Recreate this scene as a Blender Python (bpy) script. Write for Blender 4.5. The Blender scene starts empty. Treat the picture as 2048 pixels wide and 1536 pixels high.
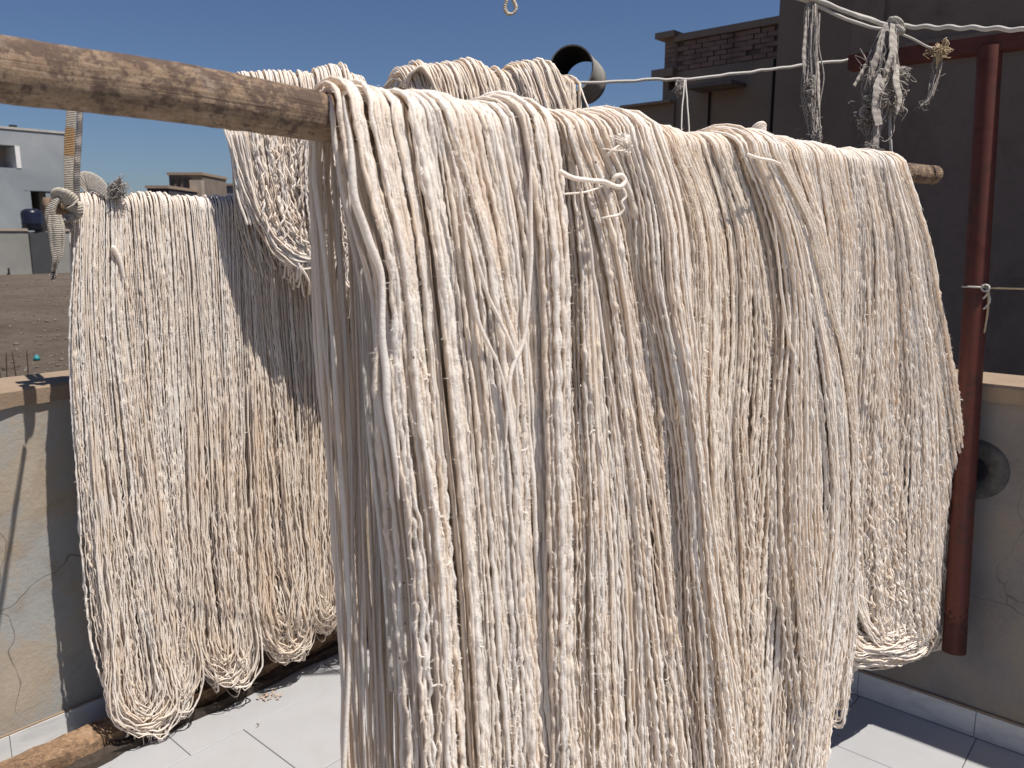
import bpy, math, random
import numpy as np
C = bpy.context.scene.collection
S = bpy.context.scene
rng = np.random.default_rng(7)
random.seed(7)

# ---------------------------------------------------------------- camera
F = 1600.0; TH = math.atan((768 - 470) / F); H = 1.6
ct, st = math.cos(TH), math.sin(TH)
cam_d = bpy.data.cameras.new('camera'); cam = bpy.data.objects.new('camera', cam_d); C.objects.link(cam)
cam.location = (0, 0, H); cam.rotation_euler = (math.pi / 2 - TH, 0, 0)
cam_d.sensor_width = 36; cam_d.lens = F / 2048 * 36; cam_d.clip_start = 0.02; cam_d.clip_end = 3000
cam_d.dof.use_dof = True; cam_d.dof.focus_distance = 1.9; cam_d.dof.aperture_fstop = 9.0
S.camera = cam
# ---------------------------------------------------------------- light
SUN_EL, SUN_AZ = math.radians(64), math.atan2(0.845, -0.535)      # azimuth clockwise from +Y
w = bpy.data.worlds.new('World'); S.world = w; w.use_nodes = True
nt = w.node_tree; nt.nodes.clear()
sky = nt.nodes.new('ShaderNodeTexSky'); sky.sky_type = 'NISHITA'; sky.sun_disc = False
sky.sun_elevation = SUN_EL; sky.sun_rotation = SUN_AZ; sky.altitude = 50; sky.air_density = 1.0; sky.dust_density = 0.7; sky.ozone_density = 1.6
bg = nt.nodes.new('ShaderNodeBackground'); bg.inputs[1].default_value = 0.0455
ow = nt.nodes.new('ShaderNodeOutputWorld'); wb = nt.nodes.new('ShaderNodeMix'); wb.data_type = 'RGBA'; wb.blend_type = 'MULTIPLY'; wb.inputs[0].default_value = 1; wb.inputs[7].default_value = (.87, 1.0, 1.27, 1)
nt.links.new(sky.outputs[0], wb.inputs[6]); nt.links.new(wb.outputs[2], bg.inputs[0]); nt.links.new(bg.outputs[0], ow.inputs[0])
sd = bpy.data.lights.new('sun', 'SUN'); sd.energy = 5.0; sd.angle = math.radians(0.53); sd.color = (1.0, 0.945, 0.88)
sun = bpy.data.objects.new('sun', sd); C.objects.link(sun); sun.location = (3, -3, 8)
sx, sy, sz = math.sin(SUN_AZ) * math.cos(SUN_EL), math.cos(SUN_AZ) * math.cos(SUN_EL), math.sin(SUN_EL)
sun.rotation_euler = (math.acos(sz), 0, math.atan2(sx, -sy))
S.view_settings.view_transform = 'Standard'; S.view_settings.look = 'None'
S.view_settings.exposure = 0.26; S.view_settings.gamma = 1; S.view_settings.use_curve_mapping = False
S.render.engine = 'CYCLES'; S.cycles.diffuse_bounces = 6; S.cycles.max_bounces = 10

# ---------------------------------------------------------------- geometry helpers
CAM = np.array([0, 0, H])
def ray(px, py):
    x = (px - 1024) / F; v = (768 - py) / F
    return np.array([x, ct + v * st, -st + v * ct])
def at(px, py, depth): return CAM + ray(px, py) * depth           # a point of the place at an optical depth
def on_plane(px, py, P0, n):
    r = ray(px, py); return CAM + r * (np.dot(np.asarray(P0) - CAM, n) / np.dot(r, n))
def on_z(px, py, z): r = ray(px, py); return CAM + r * ((z - H) / r[2])
def unit(v): v = np.asarray(v, float); return v / np.linalg.norm(v)

D1 = np.array([math.sin(math.radians(41.2)), math.cos(math.radians(41.2)), 0.0])
D2 = np.array([-D1[1], D1[0], 0.0])
CORNER = np.array([-0.163, 3.810, 0.0])
UP = np.array([0, 0, 1.0])
def W(a, b, z): return CORNER + D1 * a + D2 * b + UP * z          # terrace coordinates: left wall is b=0, right wall is a=0

LOC = {}
def tag(o, label=None, cat=None, group=None, kind=None):
    if label: o['label'] = label
    if cat: o['category'] = cat
    if group: o['group'] = group
    if kind: o['kind'] = kind
    return o
def thing(name, loc, label, cat, group=None):
    o = bpy.data.objects.new(name, None); C.objects.link(o); o.location = tuple(loc); o.empty_display_size = .05
    LOC[o.name] = np.asarray(loc, float); return tag(o, label, cat, group)
def root_loc(p):
    while p is not None:
        if p.name in LOC and p.parent is None: return LOC[p.name]
        p = p.parent
    return np.zeros(3)
def mesh_obj(name, V, Fc, mat, parent=None, smooth=False, tint=None, uv=None, origin=None):
    V = np.asarray(V, float)
    if parent is not None: V = V - root_loc(parent)
    elif origin is not None: V = V - np.asarray(origin)
    me = bpy.data.meshes.new(name)
    Fa = np.asarray(Fc) if not isinstance(Fc, np.ndarray) and len(set(map(len, Fc))) == 1 else Fc
    if isinstance(Fa, np.ndarray):
        k = Fa.shape[1]
        me.vertices.add(len(V)); me.vertices.foreach_set('co', V.astype(np.float32).ravel())
        me.loops.add(Fa.size); me.loops.foreach_set('vertex_index', Fa.astype(np.int32).ravel())
        me.polygons.add(len(Fa)); me.polygons.foreach_set('loop_start', np.arange(0, Fa.size, k, dtype=np.int32))
        me.update(calc_edges=True)
    else:
        me.from_pydata(V.tolist(), [], [list(map(int, f)) for f in Fc]); me.update()
    me.polygons.foreach_set('use_smooth', np.full(len(me.polygons), bool(smooth)))
    if tint is not None:
        a = me.attributes.new('tint', 'FLOAT', 'POINT'); a.data.foreach_set('value', np.asarray(tint, np.float32).ravel())
    if uv is not None:
        for nm, arr in zip(('pu', 'pv'), uv):
            a = me.attributes.new(nm, 'FLOAT', 'POINT'); a.data.foreach_set('value', np.asarray(arr, np.float32).ravel())
    me.materials.append(mat)
    o = bpy.data.objects.new(name, me); C.objects.link(o)
    if parent is not None: o.parent = parent
    elif origin is not None: o.location = tuple(origin); LOC[o.name] = np.asarray(origin, float)
    return o
class MB:
    def __init__(s): s.V = []; s.F = []; s.n = 0
    def add(s, V, Fc):
        s.V += [tuple(v) for v in V]; s.F += [tuple(int(i) + s.n for i in f) for f in Fc]; s.n = len(s.V); return s
    def hexa(s, P):                                                # 8 points: bottom ring, top ring
        return s.add(P, [(3, 2, 1, 0), (4, 5, 6, 7), (0, 1, 5, 4), (1, 2, 6, 5), (2, 3, 7, 6), (3, 0, 4, 7)])
    def build(s, name, mat, parent=None, smooth=False, origin=None): return mesh_obj(name, s.V, s.F, mat, parent, smooth, origin=origin)
def box_pts(fr, a0, a1, b0, b1, z0, z1):
    return [fr(a0, b0, z0), fr(a1, b0, z0), fr(a1, b1, z0), fr(a0, b1, z0), fr(a0, b0, z1), fr(a1, b0, z1), fr(a1, b1, z1), fr(a0, b1, z1)]
def catmull(P, n):
    P = np.asarray(P, float); m = len(P); d = np.r_[0, np.cumsum(np.maximum(1e-6, np.linalg.norm(np.diff(P, axis=0), axis=1)))]
    T = np.gradient(P, d, axis=0) if m > 2 else np.tile((P[1] - P[0]) / d[1], (2, 1))
    t = np.linspace(0, d[-1], n); i = np.clip(np.searchsorted(d, t, 'right') - 1, 0, m - 2); h = d[i + 1] - d[i]; x = ((t - d[i]) / h)[:, None]; h = h[:, None]
    return (2 * x**3 - 3 * x**2 + 1) * P[i] + (x**3 - 2 * x**2 + x) * h * T[i] + (-2 * x**3 + 3 * x**2) * P[i + 1] + (x**3 - x**2) * h * T[i + 1]
def noise1(s, x, scale):                                           # (s, len(x)) smooth random in [-1, 1]
    x = np.asarray(x) / scale; k = int(x.max()) + 3; kn = rng.uniform(-1, 1, (s, k))
    ph = rng.uniform(0, 1, (s, 1)); xx = x[None, :] + ph; i = xx.astype(int); f = xx - i; f = f * f * (3 - 2 * f)
    r = np.arange(s)[:, None]; return kn[r, i] * (1 - f) + kn[r, np.minimum(i + 1, k - 1)] * f
def tubes(P, R, sides, caps=True):
    """P (S,N,3) R (S,N) -> verts (S,N*sides,3), faces (N-1)*sides quads for one strand"""
    Sn, N, _ = P.shape
    T = np.gradient(P, axis=1); T /= np.maximum(1e-9, np.linalg.norm(T, axis=2, keepdims=True))
    a = np.where(np.abs(T[:, 0, 2:3]) < .9, np.array([[0, 0, 1.]]), np.array([[1., 0, 0]]))
    U = np.zeros_like(P); u = a - T[:, 0] * np.sum(a * T[:, 0], 1, keepdims=True); u /= np.linalg.norm(u, axis=1, keepdims=True); U[:, 0] = u
    for i in range(1, N):
        u = u - T[:, i] * np.sum(u * T[:, i], 1, keepdims=True); u /= np.maximum(1e-9, np.linalg.norm(u, axis=1, keepdims=True)); U[:, i] = u
    B = np.cross(T, U); an = np.arange(sides) * 2 * np.pi / sides
    V = P[:, :, None, :] + R[:, :, None, None] * (np.cos(an)[None, None, :, None] * U[:, :, None, :] + np.sin(an)[None, None, :, None] * B[:, :, None, :])
    i = np.arange(N - 1)[:, None] * sides; j = np.arange(sides)[None, :]; j2 = (j + 1) % sides
    Fq = np.stack([i + j, i + j2, i + j2 + sides, i + j + sides], -1).reshape(-1, 4)
    return V.reshape(Sn, -1, 3), Fq
def tube_obj(name, pts, r, mat, parent=None, sides=8, n=60, jitter=0.0, taper=None, origin=None, tint=None):
    P = catmull(pts, n)[None] if len(pts) < n else np.asarray(pts, float)[None]
    L = np.linspace(0, 1, P.shape[1])
    if jitter:
        dist = np.r_[0, np.cumsum(np.linalg.norm(np.diff(P[0], axis=0), axis=1))]
        P = P + np.stack([noise1(1, dist, .04) for _ in range(3)], -1) * jitter
    R = np.full((1, P.shape[1]), r) if np.isscalar(r) else np.interp(L, np.linspace(0, 1, len(r)), r)[None]
    R = R.copy(); R[0, 0] *= .3; R[0, -1] *= .3
    V, Fq = tubes(P, R, sides)
    return mesh_obj(name, V[0], Fq, mat, parent, True, tint=np.full(len(V[0]), .5 if tint is None else tint), origin=origin)
class TubeSet:                                                    # several tubes joined in one mesh (one part)
    def __init__(s): s.V = []; s.F = []; s.n = 0; s.t = []
    def add(s, P, R, sides=5, tint=None):
        V, Fq = tubes(P, R, sides)
        for k in range(len(V)):
            s.V.append(V[k]); s.F.append(Fq + s.n); s.n += len(V[k]); s.t.append(np.full(len(V[k]), .5 if tint is None else tint[k]))
        return s
    def curve(s, pts, r, n=30, sides=6, jitter=0., js=.03, tint=.5):
        P = catmull(pts, n); dist = np.r_[0, np.cumsum(np.linalg.norm(np.diff(P, axis=0), axis=1))]
        if jitter: P = P + np.stack([noise1(1, dist, js)[0] for _ in range(3)], -1) * jitter * np.minimum(1, np.linspace(0, 6, n))[:, None]
        R = (np.full(n, r) if np.isscalar(r) else np.interp(np.linspace(0, 1, n), np.linspace(0, 1, len(r)), r)).copy(); R[0] *= .4; R[-1] *= .3
        return s.add(P[None], R[None], sides, [tint])
    def build(s, name, mat, parent=None, stuff=False, origin=None):
        o = mesh_obj(name, np.concatenate(s.V), np.concatenate(s.F), mat, parent, True, tint=np.concatenate(s.t), origin=origin)
        if stuff: o['kind'] = 'stuff'
        return o

# ---------------------------------------------------------------- materials
def mat(name, build):
    m = bpy.data.materials.new(name); m.use_nodes = True; n = m.node_tree; n.nodes.clear()
    out = n.nodes.new('ShaderNodeOutputMaterial'); build(N(n), out); return m
class N:
    def __init__(s, t): s.t = t
    def __call__(s, typ, **kw):
        nd = s.t.nodes.new('ShaderNode' + typ)
        for k, v in kw.items():
            if k.startswith('i_'): nd.inputs[k[2:].replace('_', ' ')].default_value = v
            elif k.startswith('n'): nd.inputs[int(k[1:])].default_value = v
            else: setattr(nd, k, v)
        return nd
    def l(s, a, b): s.t.links.new(a, b)
    def coords(s, scale=(1, 1, 1), gen='Object'):
        tc = s('TexCoord'); mp = s('Mapping'); mp.inputs['Scale'].default_value = scale; s.l(tc.outputs[gen], mp.inputs[0]); return mp.outputs[0]
    def geo(s, scale=(1, 1, 1)):
        g = s('NewGeometry'); mp = s('Mapping'); mp.inputs['Scale'].default_value = scale; s.l(g.outputs['Position'], mp.inputs[0]); return mp.outputs[0]
    def noise(s, vec, scale, detail=4, rough=.55, dist=0.):
        x = s('TexNoise'); x.inputs['Scale'].default_value = scale; x.inputs['Detail'].default_value = detail; x.inputs['Roughness'].default_value = rough; x.inputs['Distortion'].default_value = dist; s.l(vec, x.inputs['Vector']); return x.outputs['Fac']
    def ramp(s, fac, stops):
        r = s('ValToRGB'); e = r.color_ramp.elements
        while len(e) < len(stops): e.new(.5)
        for q, (p, c) in zip(e, stops): q.position = p; q.color = (*c, 1) if len(c) == 3 else c
        s.l(fac, r.inputs[0]); return r.outputs[0]
    def mix(s, fac, a, b, mode='MIX'):
        m = s('Mix', data_type='RGBA', blend_type=mode)
        for sock, v in ((m.inputs[0], fac), (m.inputs[6], a), (m.inputs[7], b)):
            if hasattr(v, 'is_linked') or hasattr(v, 'links'): s.l(v, sock)
            else: sock.default_value = v if not isinstance(v, tuple) else ((*v, 1) if len(v) == 3 else v)
        return m.outputs[2]
    def math(s, op, a, b=0.):
        m = s('Math', operation=op)
        for sock, v in ((m.inputs[0], a), (m.inputs[1], b)):
            if hasattr(v, 'links'): s.l(v, sock)
            else: sock.default_value = v
        return m.outputs[0]
    def bump(s, h, strength, dist):
        b = s('Bump'); b.inputs['Strength'].default_value = strength; b.inputs['Distance'].default_value = dist; s.l(h, b.inputs['Height']); return b.outputs[0]
    def bsdf(s, out, col, rough=.8, normal=None, metallic=0., spec=.3):
        p = s('BsdfPrincipled'); p.inputs['Roughness'].default_value = rough; p.inputs['Metallic'].default_value = metallic; p.inputs['Specular IOR Level'].default_value = spec
        if hasattr(col, 'links'): s.l(col, p.inputs['Base Color'])
        else: p.inputs['Base Color'].default_value = (*col, 1)
        if normal is not None: s.l(normal, p.inputs['Normal'])
        s.l(p.outputs[0], out.inputs[0]); return p

def m_yarn(n, out, c0=(.965, .93, .875), c1=(.90, .765, .61), trans=.30):
    g = n.geo(); at_ = n('Attribute', attribute_name='tint')
    big = n.noise(g, 9, 3); f = n.math('MULTIPLY_ADD', big, .7); n.t.nodes[-1]
    s1 = n.math('ADD', n.math('MULTIPLY', at_.outputs['Fac'], .75), n.math('MULTIPLY', n.math('SUBTRACT', big, .5), 1.0))
    fine = n.noise(g, 160, 3)
    s1 = n.math('ADD', s1, n.math('MULTIPLY', n.math('SUBTRACT', fine, .5), .55))
    col = n.ramp(s1, [(0.05, c0), (.95, c1)])
    v = n('TexVoronoi'); v.inputs['Scale'].default_value = 32; n.l(g, v.inputs['Vector'])     # seed husk specks caught in the cotton
    d = n.math('LESS_THAN', v.outputs['Distance'], .055); sep = n('SeparateColor'); n.l(v.outputs['Color'], sep.inputs[0])
    k = n.math('MULTIPLY', d, n.math('LESS_THAN', sep.outputs[0], .10))
    col = n.mix(k, col, (.05, .04, .03))
    fib = n.noise(n.geo((1, 1, .35)), 700, 3, .7); lum = n.noise(g, 210, 3, .6)
    h = n.math('ADD', n.math('MULTIPLY', fib, .5), lum)
    nm = n.bump(h, .5, .003)
    df = n('BsdfDiffuse'); df.inputs['Roughness'].default_value = 0.; n.l(col, df.inputs[0]); n.l(nm, df.inputs['Normal'])
    tr = n('BsdfTranslucent'); n.l(n.mix(.5, col, (1.0, .78, .56)), tr.inputs[0])
    sh = n('BsdfSheen') if False else None
    mx = n('MixShader'); mx.inputs[0].default_value = trans; n.l(df.outputs[0], mx.inputs[1]); n.l(tr.outputs[0], mx.inputs[2]); n.l(mx.outputs[0], out.inputs[0])
M_YARN = mat('undyed cotton yarn', m_yarn)
M_YARN2 = mat('creamy cotton yarn', lambda n, o: m_yarn(n, o, (.95, .895, .81), (.87, .73, .58)))

def m_wood(n, out):
    u = n('Attribute', attribute_name='pu'); v = n('Attribute', attribute_name='pv'); g = n.geo()
    cb = n('CombineXYZ'); n.l(u.outputs['Fac'], cb.inputs[0]); n.l(n.math('MULTIPLY', v.outputs['Fac'], .05), cb.inputs[1])
    mp = n('Mapping'); mp.inputs['Scale'].default_value = (1.2, 26, 1); n.l(cb.outputs[0], mp.inputs[0])
    grain = n.noise(mp.outputs[0], 6, 6, .7, .4); blot = n.noise(g, 38, 8, .78, .3); blot2 = n.noise(g, 90, 5, .75)
    col = n.ramp(n.math('ADD', n.math('MULTIPLY', grain, .35), n.math('MULTIPLY', blot2, .65)), [(.30, (.11, .07, .045)), (.48, (.29, .205, .135)), (.66, (.46, .35, .25))])
    # grime sits on the upper, handled side of the pole: mask by position round the pole
    m = n.ramp(n.math('ADD', n.math('MULTIPLY', n.math('SINE', n.math('MULTIPLY', v.outputs['Fac'], 1.0)), .03), n.math('ADD', n.math('MULTIPLY', blot, .55), n.math('MULTIPLY', blot2, .42))), [(.455, (0, 0, 0)), (.515, (1, 1, 1))])
    col = n.mix(n.math('MULTIPLY', m, .82), col, n.mix(blot2, (.03, .019, .018), (.12, .075, .06)))
    pale = n.ramp(n.noise(g, 14, 5, .7), [(.56, (0, 0, 0)), (.66, (1, 1, 1))]); col = n.mix(n.math('MULTIPLY', pale, .35), col, (.42, .36, .31))
    n.bsdf(out, col, .78, n.bump(n.math('ADD', grain, n.math('MULTIPLY', blot2, .8)), .7, .004), spec=.25)
M_WOOD = mat('weathered pole wood', m_wood)
def m_lumber(n, out):
    g = n.geo(); k = n.noise(g, 22, 5, .7, .8); f = n.noise(g, 120, 4)
    col = n.ramp(n.math('ADD', n.math('MULTIPLY', k, .7), n.math('MULTIPLY', f, .3)), [(.35, (.07, .045, .03)), (.55, (.27, .17, .10)), (.72, (.40, .29, .19))])
    n.bsdf(out, col, .85, n.bump(f, .6, .004))
M_LUMBER = mat('rough sawn timber', m_lumber)
def concrete(stops, sc=2.2, cracks=0.0, fine=60, rough=.9, bump=.004, stain=(.12, .09, .06), st=.0):
    def f(n, out):
        g = n.geo(); a = n.noise(g, sc, 6, .62, .5); b = n.noise(g, fine, 5, .7); c = n.noise(g, sc * 2.3, 4, .6, 1.2)
        col = n.ramp(n.math('ADD', n.math('MULTIPLY', a, .8), n.math('MULTIPLY', b, .2)), stops)
        if st: col = n.mix(n.math('MULTIPLY', n.ramp(c, [(.52, (0, 0, 0)), (.68, (1, 1, 1))]), st), col, stain)
        h = b
        if cracks:
            w_ = n.noise(g, 5, 4); mp = n('Mapping'); n.l(g, mp.inputs[0])
            ad = n('VectorMath', operation='ADD'); n.l(g, ad.inputs[0]); sc_ = n('VectorMath', operation='SCALE'); nz = n('TexNoise'); nz.inputs['Scale'].default_value = 6; n.l(g, nz.inputs[0]); n.l(nz.outputs['Color'], sc_.inputs[0]); sc_.inputs['Scale'].default_value = .16; n.l(sc_.outputs[0], ad.inputs[1])
            v = n('TexVoronoi', feature='DISTANCE_TO_EDGE'); v.inputs['Scale'].default_value = 1.7; n.l(ad.outputs[0], v.inputs['Vector'])
            ln = n.math('LESS_THAN', v.outputs['Distance'], .0022 * cracks); part = n.ramp(n.noise(g, 2.0, 2), [(.50, (0, 0, 0)), (.56, (1, 1, 1))])
            ln = n.math('MULTIPLY', ln, part); col = n.mix(n.math('MULTIPLY', ln, .6), col, (.10, .08, .06)); h = n.math('SUBTRACT', b, ln)
        n.bsdf(out, col, rough, n.bump(h, .6, bump), spec=.2)
    return f
M_LWALL = mat('stained cement render', concrete([(.30, (.22, .22, .20)), (.44, (.30, .30, .285)), (.54, (.34, .285, .22)), (.66, (.38, .33, .27)), (.76, (.30, .305, .30))], 2.4, 1.0, st=.35, stain=(.23, .155, .09)))
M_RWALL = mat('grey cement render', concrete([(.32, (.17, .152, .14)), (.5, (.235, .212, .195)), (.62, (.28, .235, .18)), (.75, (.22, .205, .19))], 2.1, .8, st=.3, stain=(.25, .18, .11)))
M_COPING = mat('sandy coping', concrete([(.35, (.26, .19, .13)), (.6, (.33, .25, .18)), (.75, (.30, .235, .17))], 5, .0, 140))
def m_tile(n, out):
    oi = n('ObjectInfo'); g = n.geo(); a = n.noise(g, 3.5, 4, .6, .8); sp = n.noise(g, 70, 4, .7)
    col = n.ramp(a, [(.35, (.365, .368, .375)), (.6, (.385, .388, .395))]); col = n.mix(n.math('MULTIPLY', oi.outputs['Random'], .3), col, (.375, .378, .385))
    dirt = n.ramp(sp, [(.64, (0, 0, 0)), (.76, (1, 1, 1))]); col = n.mix(n.math('MULTIPLY', dirt, .35), col, (.30, .27, .235)); sm = n.ramp(n.noise(g, 6, 6, .7, .5), [(.48, (0, 0, 0)), (.72, (1, 1, 1))]); col = n.mix(n.math('MULTIPLY', sm, .40), col, (.34, .32, .29))
    n.bsdf(out, col, .42, n.bump(a, .15, .002), spec=.4)
M_TILE = mat('white floor tile', m_tile)
M_GROUT = mat('sandy grout', concrete([(.3, (.20, .165, .12)), (.7, (.34, .29, .22))], 8, 0, 200))
def m_marble(n, out):
    g = n.geo(); v = n.noise(n.geo((1, 1, 3)), 5, 6, .6, 2.2); col = n.ramp(v, [(.36, (.50, .50, .495)), (.50, (.58, .58, .57)), (.6, (.61, .61, .60))]); n.bsdf(out, col, .3, spec=.45)
M_MARBLE = mat('veined skirting marble', m_marble)
def m_red(n, out):
    g = n.geo(); a = n.noise(g, 9, 5, .65, .6); b = n.noise(g, 60, 4, .7); col = n.ramp(a, [(.35, (.070, .016, .011)), (.5, (.105, .026, .017)), (.6, (.078, .024, .017)), (.7, (.05, .017, .013))])
    rust = n.ramp(n.math('ADD', n.math('MULTIPLY', b, .5), n.math('MULTIPLY', a, .5)), [(.54, (0, 0, 0)), (.64, (1, 1, 1))]); col = n.mix(n.math('MULTIPLY', rust, .6), col, (.06, .03, .02))
    n.bsdf(out, col, .55, n.bump(b, .3, .002), spec=.35)
M_RED = mat('faded red oxide paint', m_red)
M_REDDK = mat('blackened pipe foot', concrete([(.3, (.05, .024, .020)), (.7, (.085, .030, .022))], 12, 0, 90))
def flat(name, c, rough=.8, nz=40, var=.25, bump=.003, metallic=0.):
    def f(n, out):
        g = n.geo(); a = n.noise(g, nz, 5, .65, .3); lo = tuple(x * (1 - var) for x in c); hi = tuple(min(1, x * (1 + var)) for x in c)
        n.bsdf(out, n.ramp(a, [(.3, lo), (.7, hi)]), rough, n.bump(a, .5, bump), metallic)
    return mat(name, f)
M_ROPE = flat('off white nylon cord', (.50, .47, .43), .7, 300, .15, .001)
M_STRAP = flat('worn cotton webbing', (.42, .375, .31), .9, 220, .3, .002)
M_STRAPRUST = flat('rust stained webbing', (.36, .235, .125), .9, 220, .3, .002)
M_RAG = flat('frayed grey rag', (.34, .305, .275), .95, 160, .3, .002)
M_RAGPALE = flat('frayed pale rag', (.42, .38, .33), .95, 160, .25, .002)
M_TAN = flat('tan twine', (.46, .36, .23), .9, 200, .25, .001)
M_PIPE = flat('grey plastic pipe', (.30, .285, .26), .5, 20, .18, .001)
M_PIPEIN = flat('dark pipe inside', (.025, .024, .024), .9, 20, .2, .001)  # near-black colour for the inside of the vent barrel
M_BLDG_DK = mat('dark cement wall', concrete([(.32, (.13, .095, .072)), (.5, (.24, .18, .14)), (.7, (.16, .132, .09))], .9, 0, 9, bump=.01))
M_BLDG_BR = mat('brown cement wall', concrete([(.32, (.28, .20, .15)), (.5, (.32, .245, .18)), (.68, (.29, .215, .165))], .8, 0, 14, bump=.01))
M_BRICK = flat('old clay brick', (.30, .195, .15), .95, 3.0, .3, .01)
M_MORTAR = flat('brick mortar', (.17, .125, .10), .95, 8, .2, .01)
M_GREYB = mat('rain streaked grey render', concrete([(.3, (.20, .225, .24)), (.5, (.27, .29, .30)), (.7, (.33, .345, .35))], .35, 0, 30, bump=.004))
M_PINKB = flat('pinkish recess render', (.40, .32, .28), .9, .8, .12)
M_SUNLITB = flat('sunlit reveal', (.68, .66, .63), .9, 1, .08)  # sunlight on the right jamb, put into the colour as near white
M_BEIGEB = flat('beige block wall', (.36, .30, .24), .9, .7, .15)
M_CWALL = mat('grey compound wall', concrete([(.3, (.20, .195, .18)), (.5, (.26, .255, .235)), (.7, (.31, .29, .25))], .5, 0, 30, bump=.004))
M_DARK = flat('dark opening', (.018, .017, .018), .9, 3, .2)
M_DOOR = flat('dark grey door', (.055, .055, .057), .6, 2, .15)
M_TANK = flat('navy plastic tank', (.012, .014, .028), .3, 2, .2, .001)
M_METAL = flat('rusted rebar', (.06, .045, .035), .8, 60, .3)
def m_ground(n, out):
    g = n.geo(); a = n.noise(g, .35, 6, .7, .6); b = n.noise(g, 3.5, 6, .75); c = n.noise(g, 22, 4, .8)
    col = n.ramp(n.math('ADD', n.math('MULTIPLY', a, .6), n.math('MULTIPLY', b, .4)), [(.36, (.078, .060, .047)), (.5, (.122, .096, .075)), (.64, (.165, .133, .106))])
    sp = n.ramp(c, [(.60, (0, 0, 0)), (.70, (1, 1, 1))]); col = n.mix(n.math('MULTIPLY', sp, .6), col, (.20, .172, .148))
    n.bsdf(out, col, .95, n.bump(n.math('ADD', b, c), .8, .05), spec=.1)
M_GROUND = mat('stony bare ground', m_ground)
M_STONE = flat('pale rubble', (.15, .125, .105), .95, 9, .4, .01)
M_LEAF = flat('dry leaf', (.42, .30, .22), .8, 90, .3)
M_CYAN = flat('turquoise plastic', (.03, .22, .24), .5, 20, .2)

# ---------------------------------------------------------------- SETTING: ground and terrace
gs = 1500.; gz = -0.25
xs = np.array([-gs, -200, -60, -25, -10, 0, 10, 25, 60, 200, gs]); V = [(x, y, gz) for y in xs for x in xs]
k = len(xs); Fg = [(j * k + i, j * k + i + 1, (j + 1) * k + i + 1, (j + 1) * k + i) for j in range(k - 1) for i in range(k - 1)]
tag(mesh_obj('ground', V, Fg, M_GROUND), 'bare brown stony ground beyond the parapet', kind='structure')
# rubble on the ground
rv, rf, nn = [], [], 0
ico = np.array([(0, 0, 1), (.9, 0, .3), (.2, .85, .3), (-.75, .5, .3), (-.7, -.5, .25), (.25, -.85, .3), (.5, .5, -.5), (-.6, .1, -.5), (.2, -.6, -.5)])
icf = [(0, 1, 2), (0, 2, 3), (0, 3, 4), (0, 4, 5), (0, 5, 1), (1, 6, 2), (2, 6, 3), (3, 6, 7), (3, 7, 4), (4, 7, 8), (4, 8, 5), (5, 8, 1), (1, 8, 6), (6, 8, 7)]
for q in range(3600):
    px = rng.uniform(-260, 330); d = 5.5 * (6.2 ** rng.uniform(0, 1)); x = (px - 1024) / F * d; s_ = .006 + .022 * rng.uniform() ** 3 * (1 + d / 18) * (2.2 if rng.random() < .04 else 1)
    a = rng.uniform(0, 6.28); R_ = np.array([[math.cos(a), -math.sin(a), 0], [math.sin(a), math.cos(a), 0], [0, 0, .6]])
    rv.append((ico * rng.uniform(.7, 1.2, (9, 1))) @ R_.T * s_ + np.array([x, d, gz + s_ * .15])); rf.append(np.array(icf) + nn); nn += 9
tag(mesh_obj('rubble', np.concatenate(rv), np.concatenate(rf), M_STONE), 'small pale stones scattered over the waste ground', kind='stuff')

# terrace floor with individual tiles
slab = MB().hexa(box_pts(W, -6.5, -.001, -6.5, -.001, -.22, -.006)); flo = slab.build('floor', M_GROUT); tag(flo, 'terrace floor laid with white tiles in staggered rows', kind='structure')
TW = .366; TL = .60; g_ = .0022
def tile_mesh(l, w_):
    c = .0016; m = MB(); a0, a1, b0, b1 = 0, l, 0, w_
    f = lambda a, b, z: D1 * a + D2 * b + UP * z
    P = [f(a0, b0, -.006), f(a1, b0, -.006), f(a1, b1, -.006), f(a0, b1, -.006), f(a0, b0, -c), f(a1, b0, -c), f(a1, b1, -c), f(a0, b1, -c), f(a0 + c, b0 + c, 0), f(a1 - c, b0 + c, 0), f(a1 - c, b1 - c, 0), f(a0 + c, b1 - c, 0)]
    m.add(P, [(0, 1, 5, 4), (1, 2, 6, 5), (2, 3, 7, 6), (3, 0, 4, 7), (4, 5, 9, 8), (5, 6, 10, 9), (6, 7, 11, 10), (7, 4, 8, 11), (8, 9, 10, 11)])
    me = bpy.data.meshes.new('tile'); me.from_pydata([tuple(v) for v in m.V], [], m.F); me.materials.append(M_TILE); return me
TM = tile_mesh(TL - g_, TW - g_)
row = 0; b = -.395 + TW
while b > -4.6:
    off = -1.73 if row % 2 == 0 else -1.73 + .18
    a = off - 5 * TL
    while a < -.02:
        a0, a1 = a, min(a + TL, -.014); b0, b1 = b - TW, min(b, -.014)
        if a1 > -4.6 and a1 - a0 > .02 and b1 - b0 > .01:
            full = abs(a1 - a0 - TL) < 1e-4 and abs(b1 - b0 - TW) < 1e-4
            me = TM if full else tile_mesh(a1 - a0 - g_, b1 - b0 - g_)
            o = bpy.data.objects.new('floor_tile', me); C.objects.link(o); o.parent = flo; o.location = tuple(W(a0 + g_ / 2, b0 + g_ / 2, .0))
            o.location.z += rng.uniform(-.0004, .0004)
        a += TL
    b -= TW; row += 1

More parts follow.
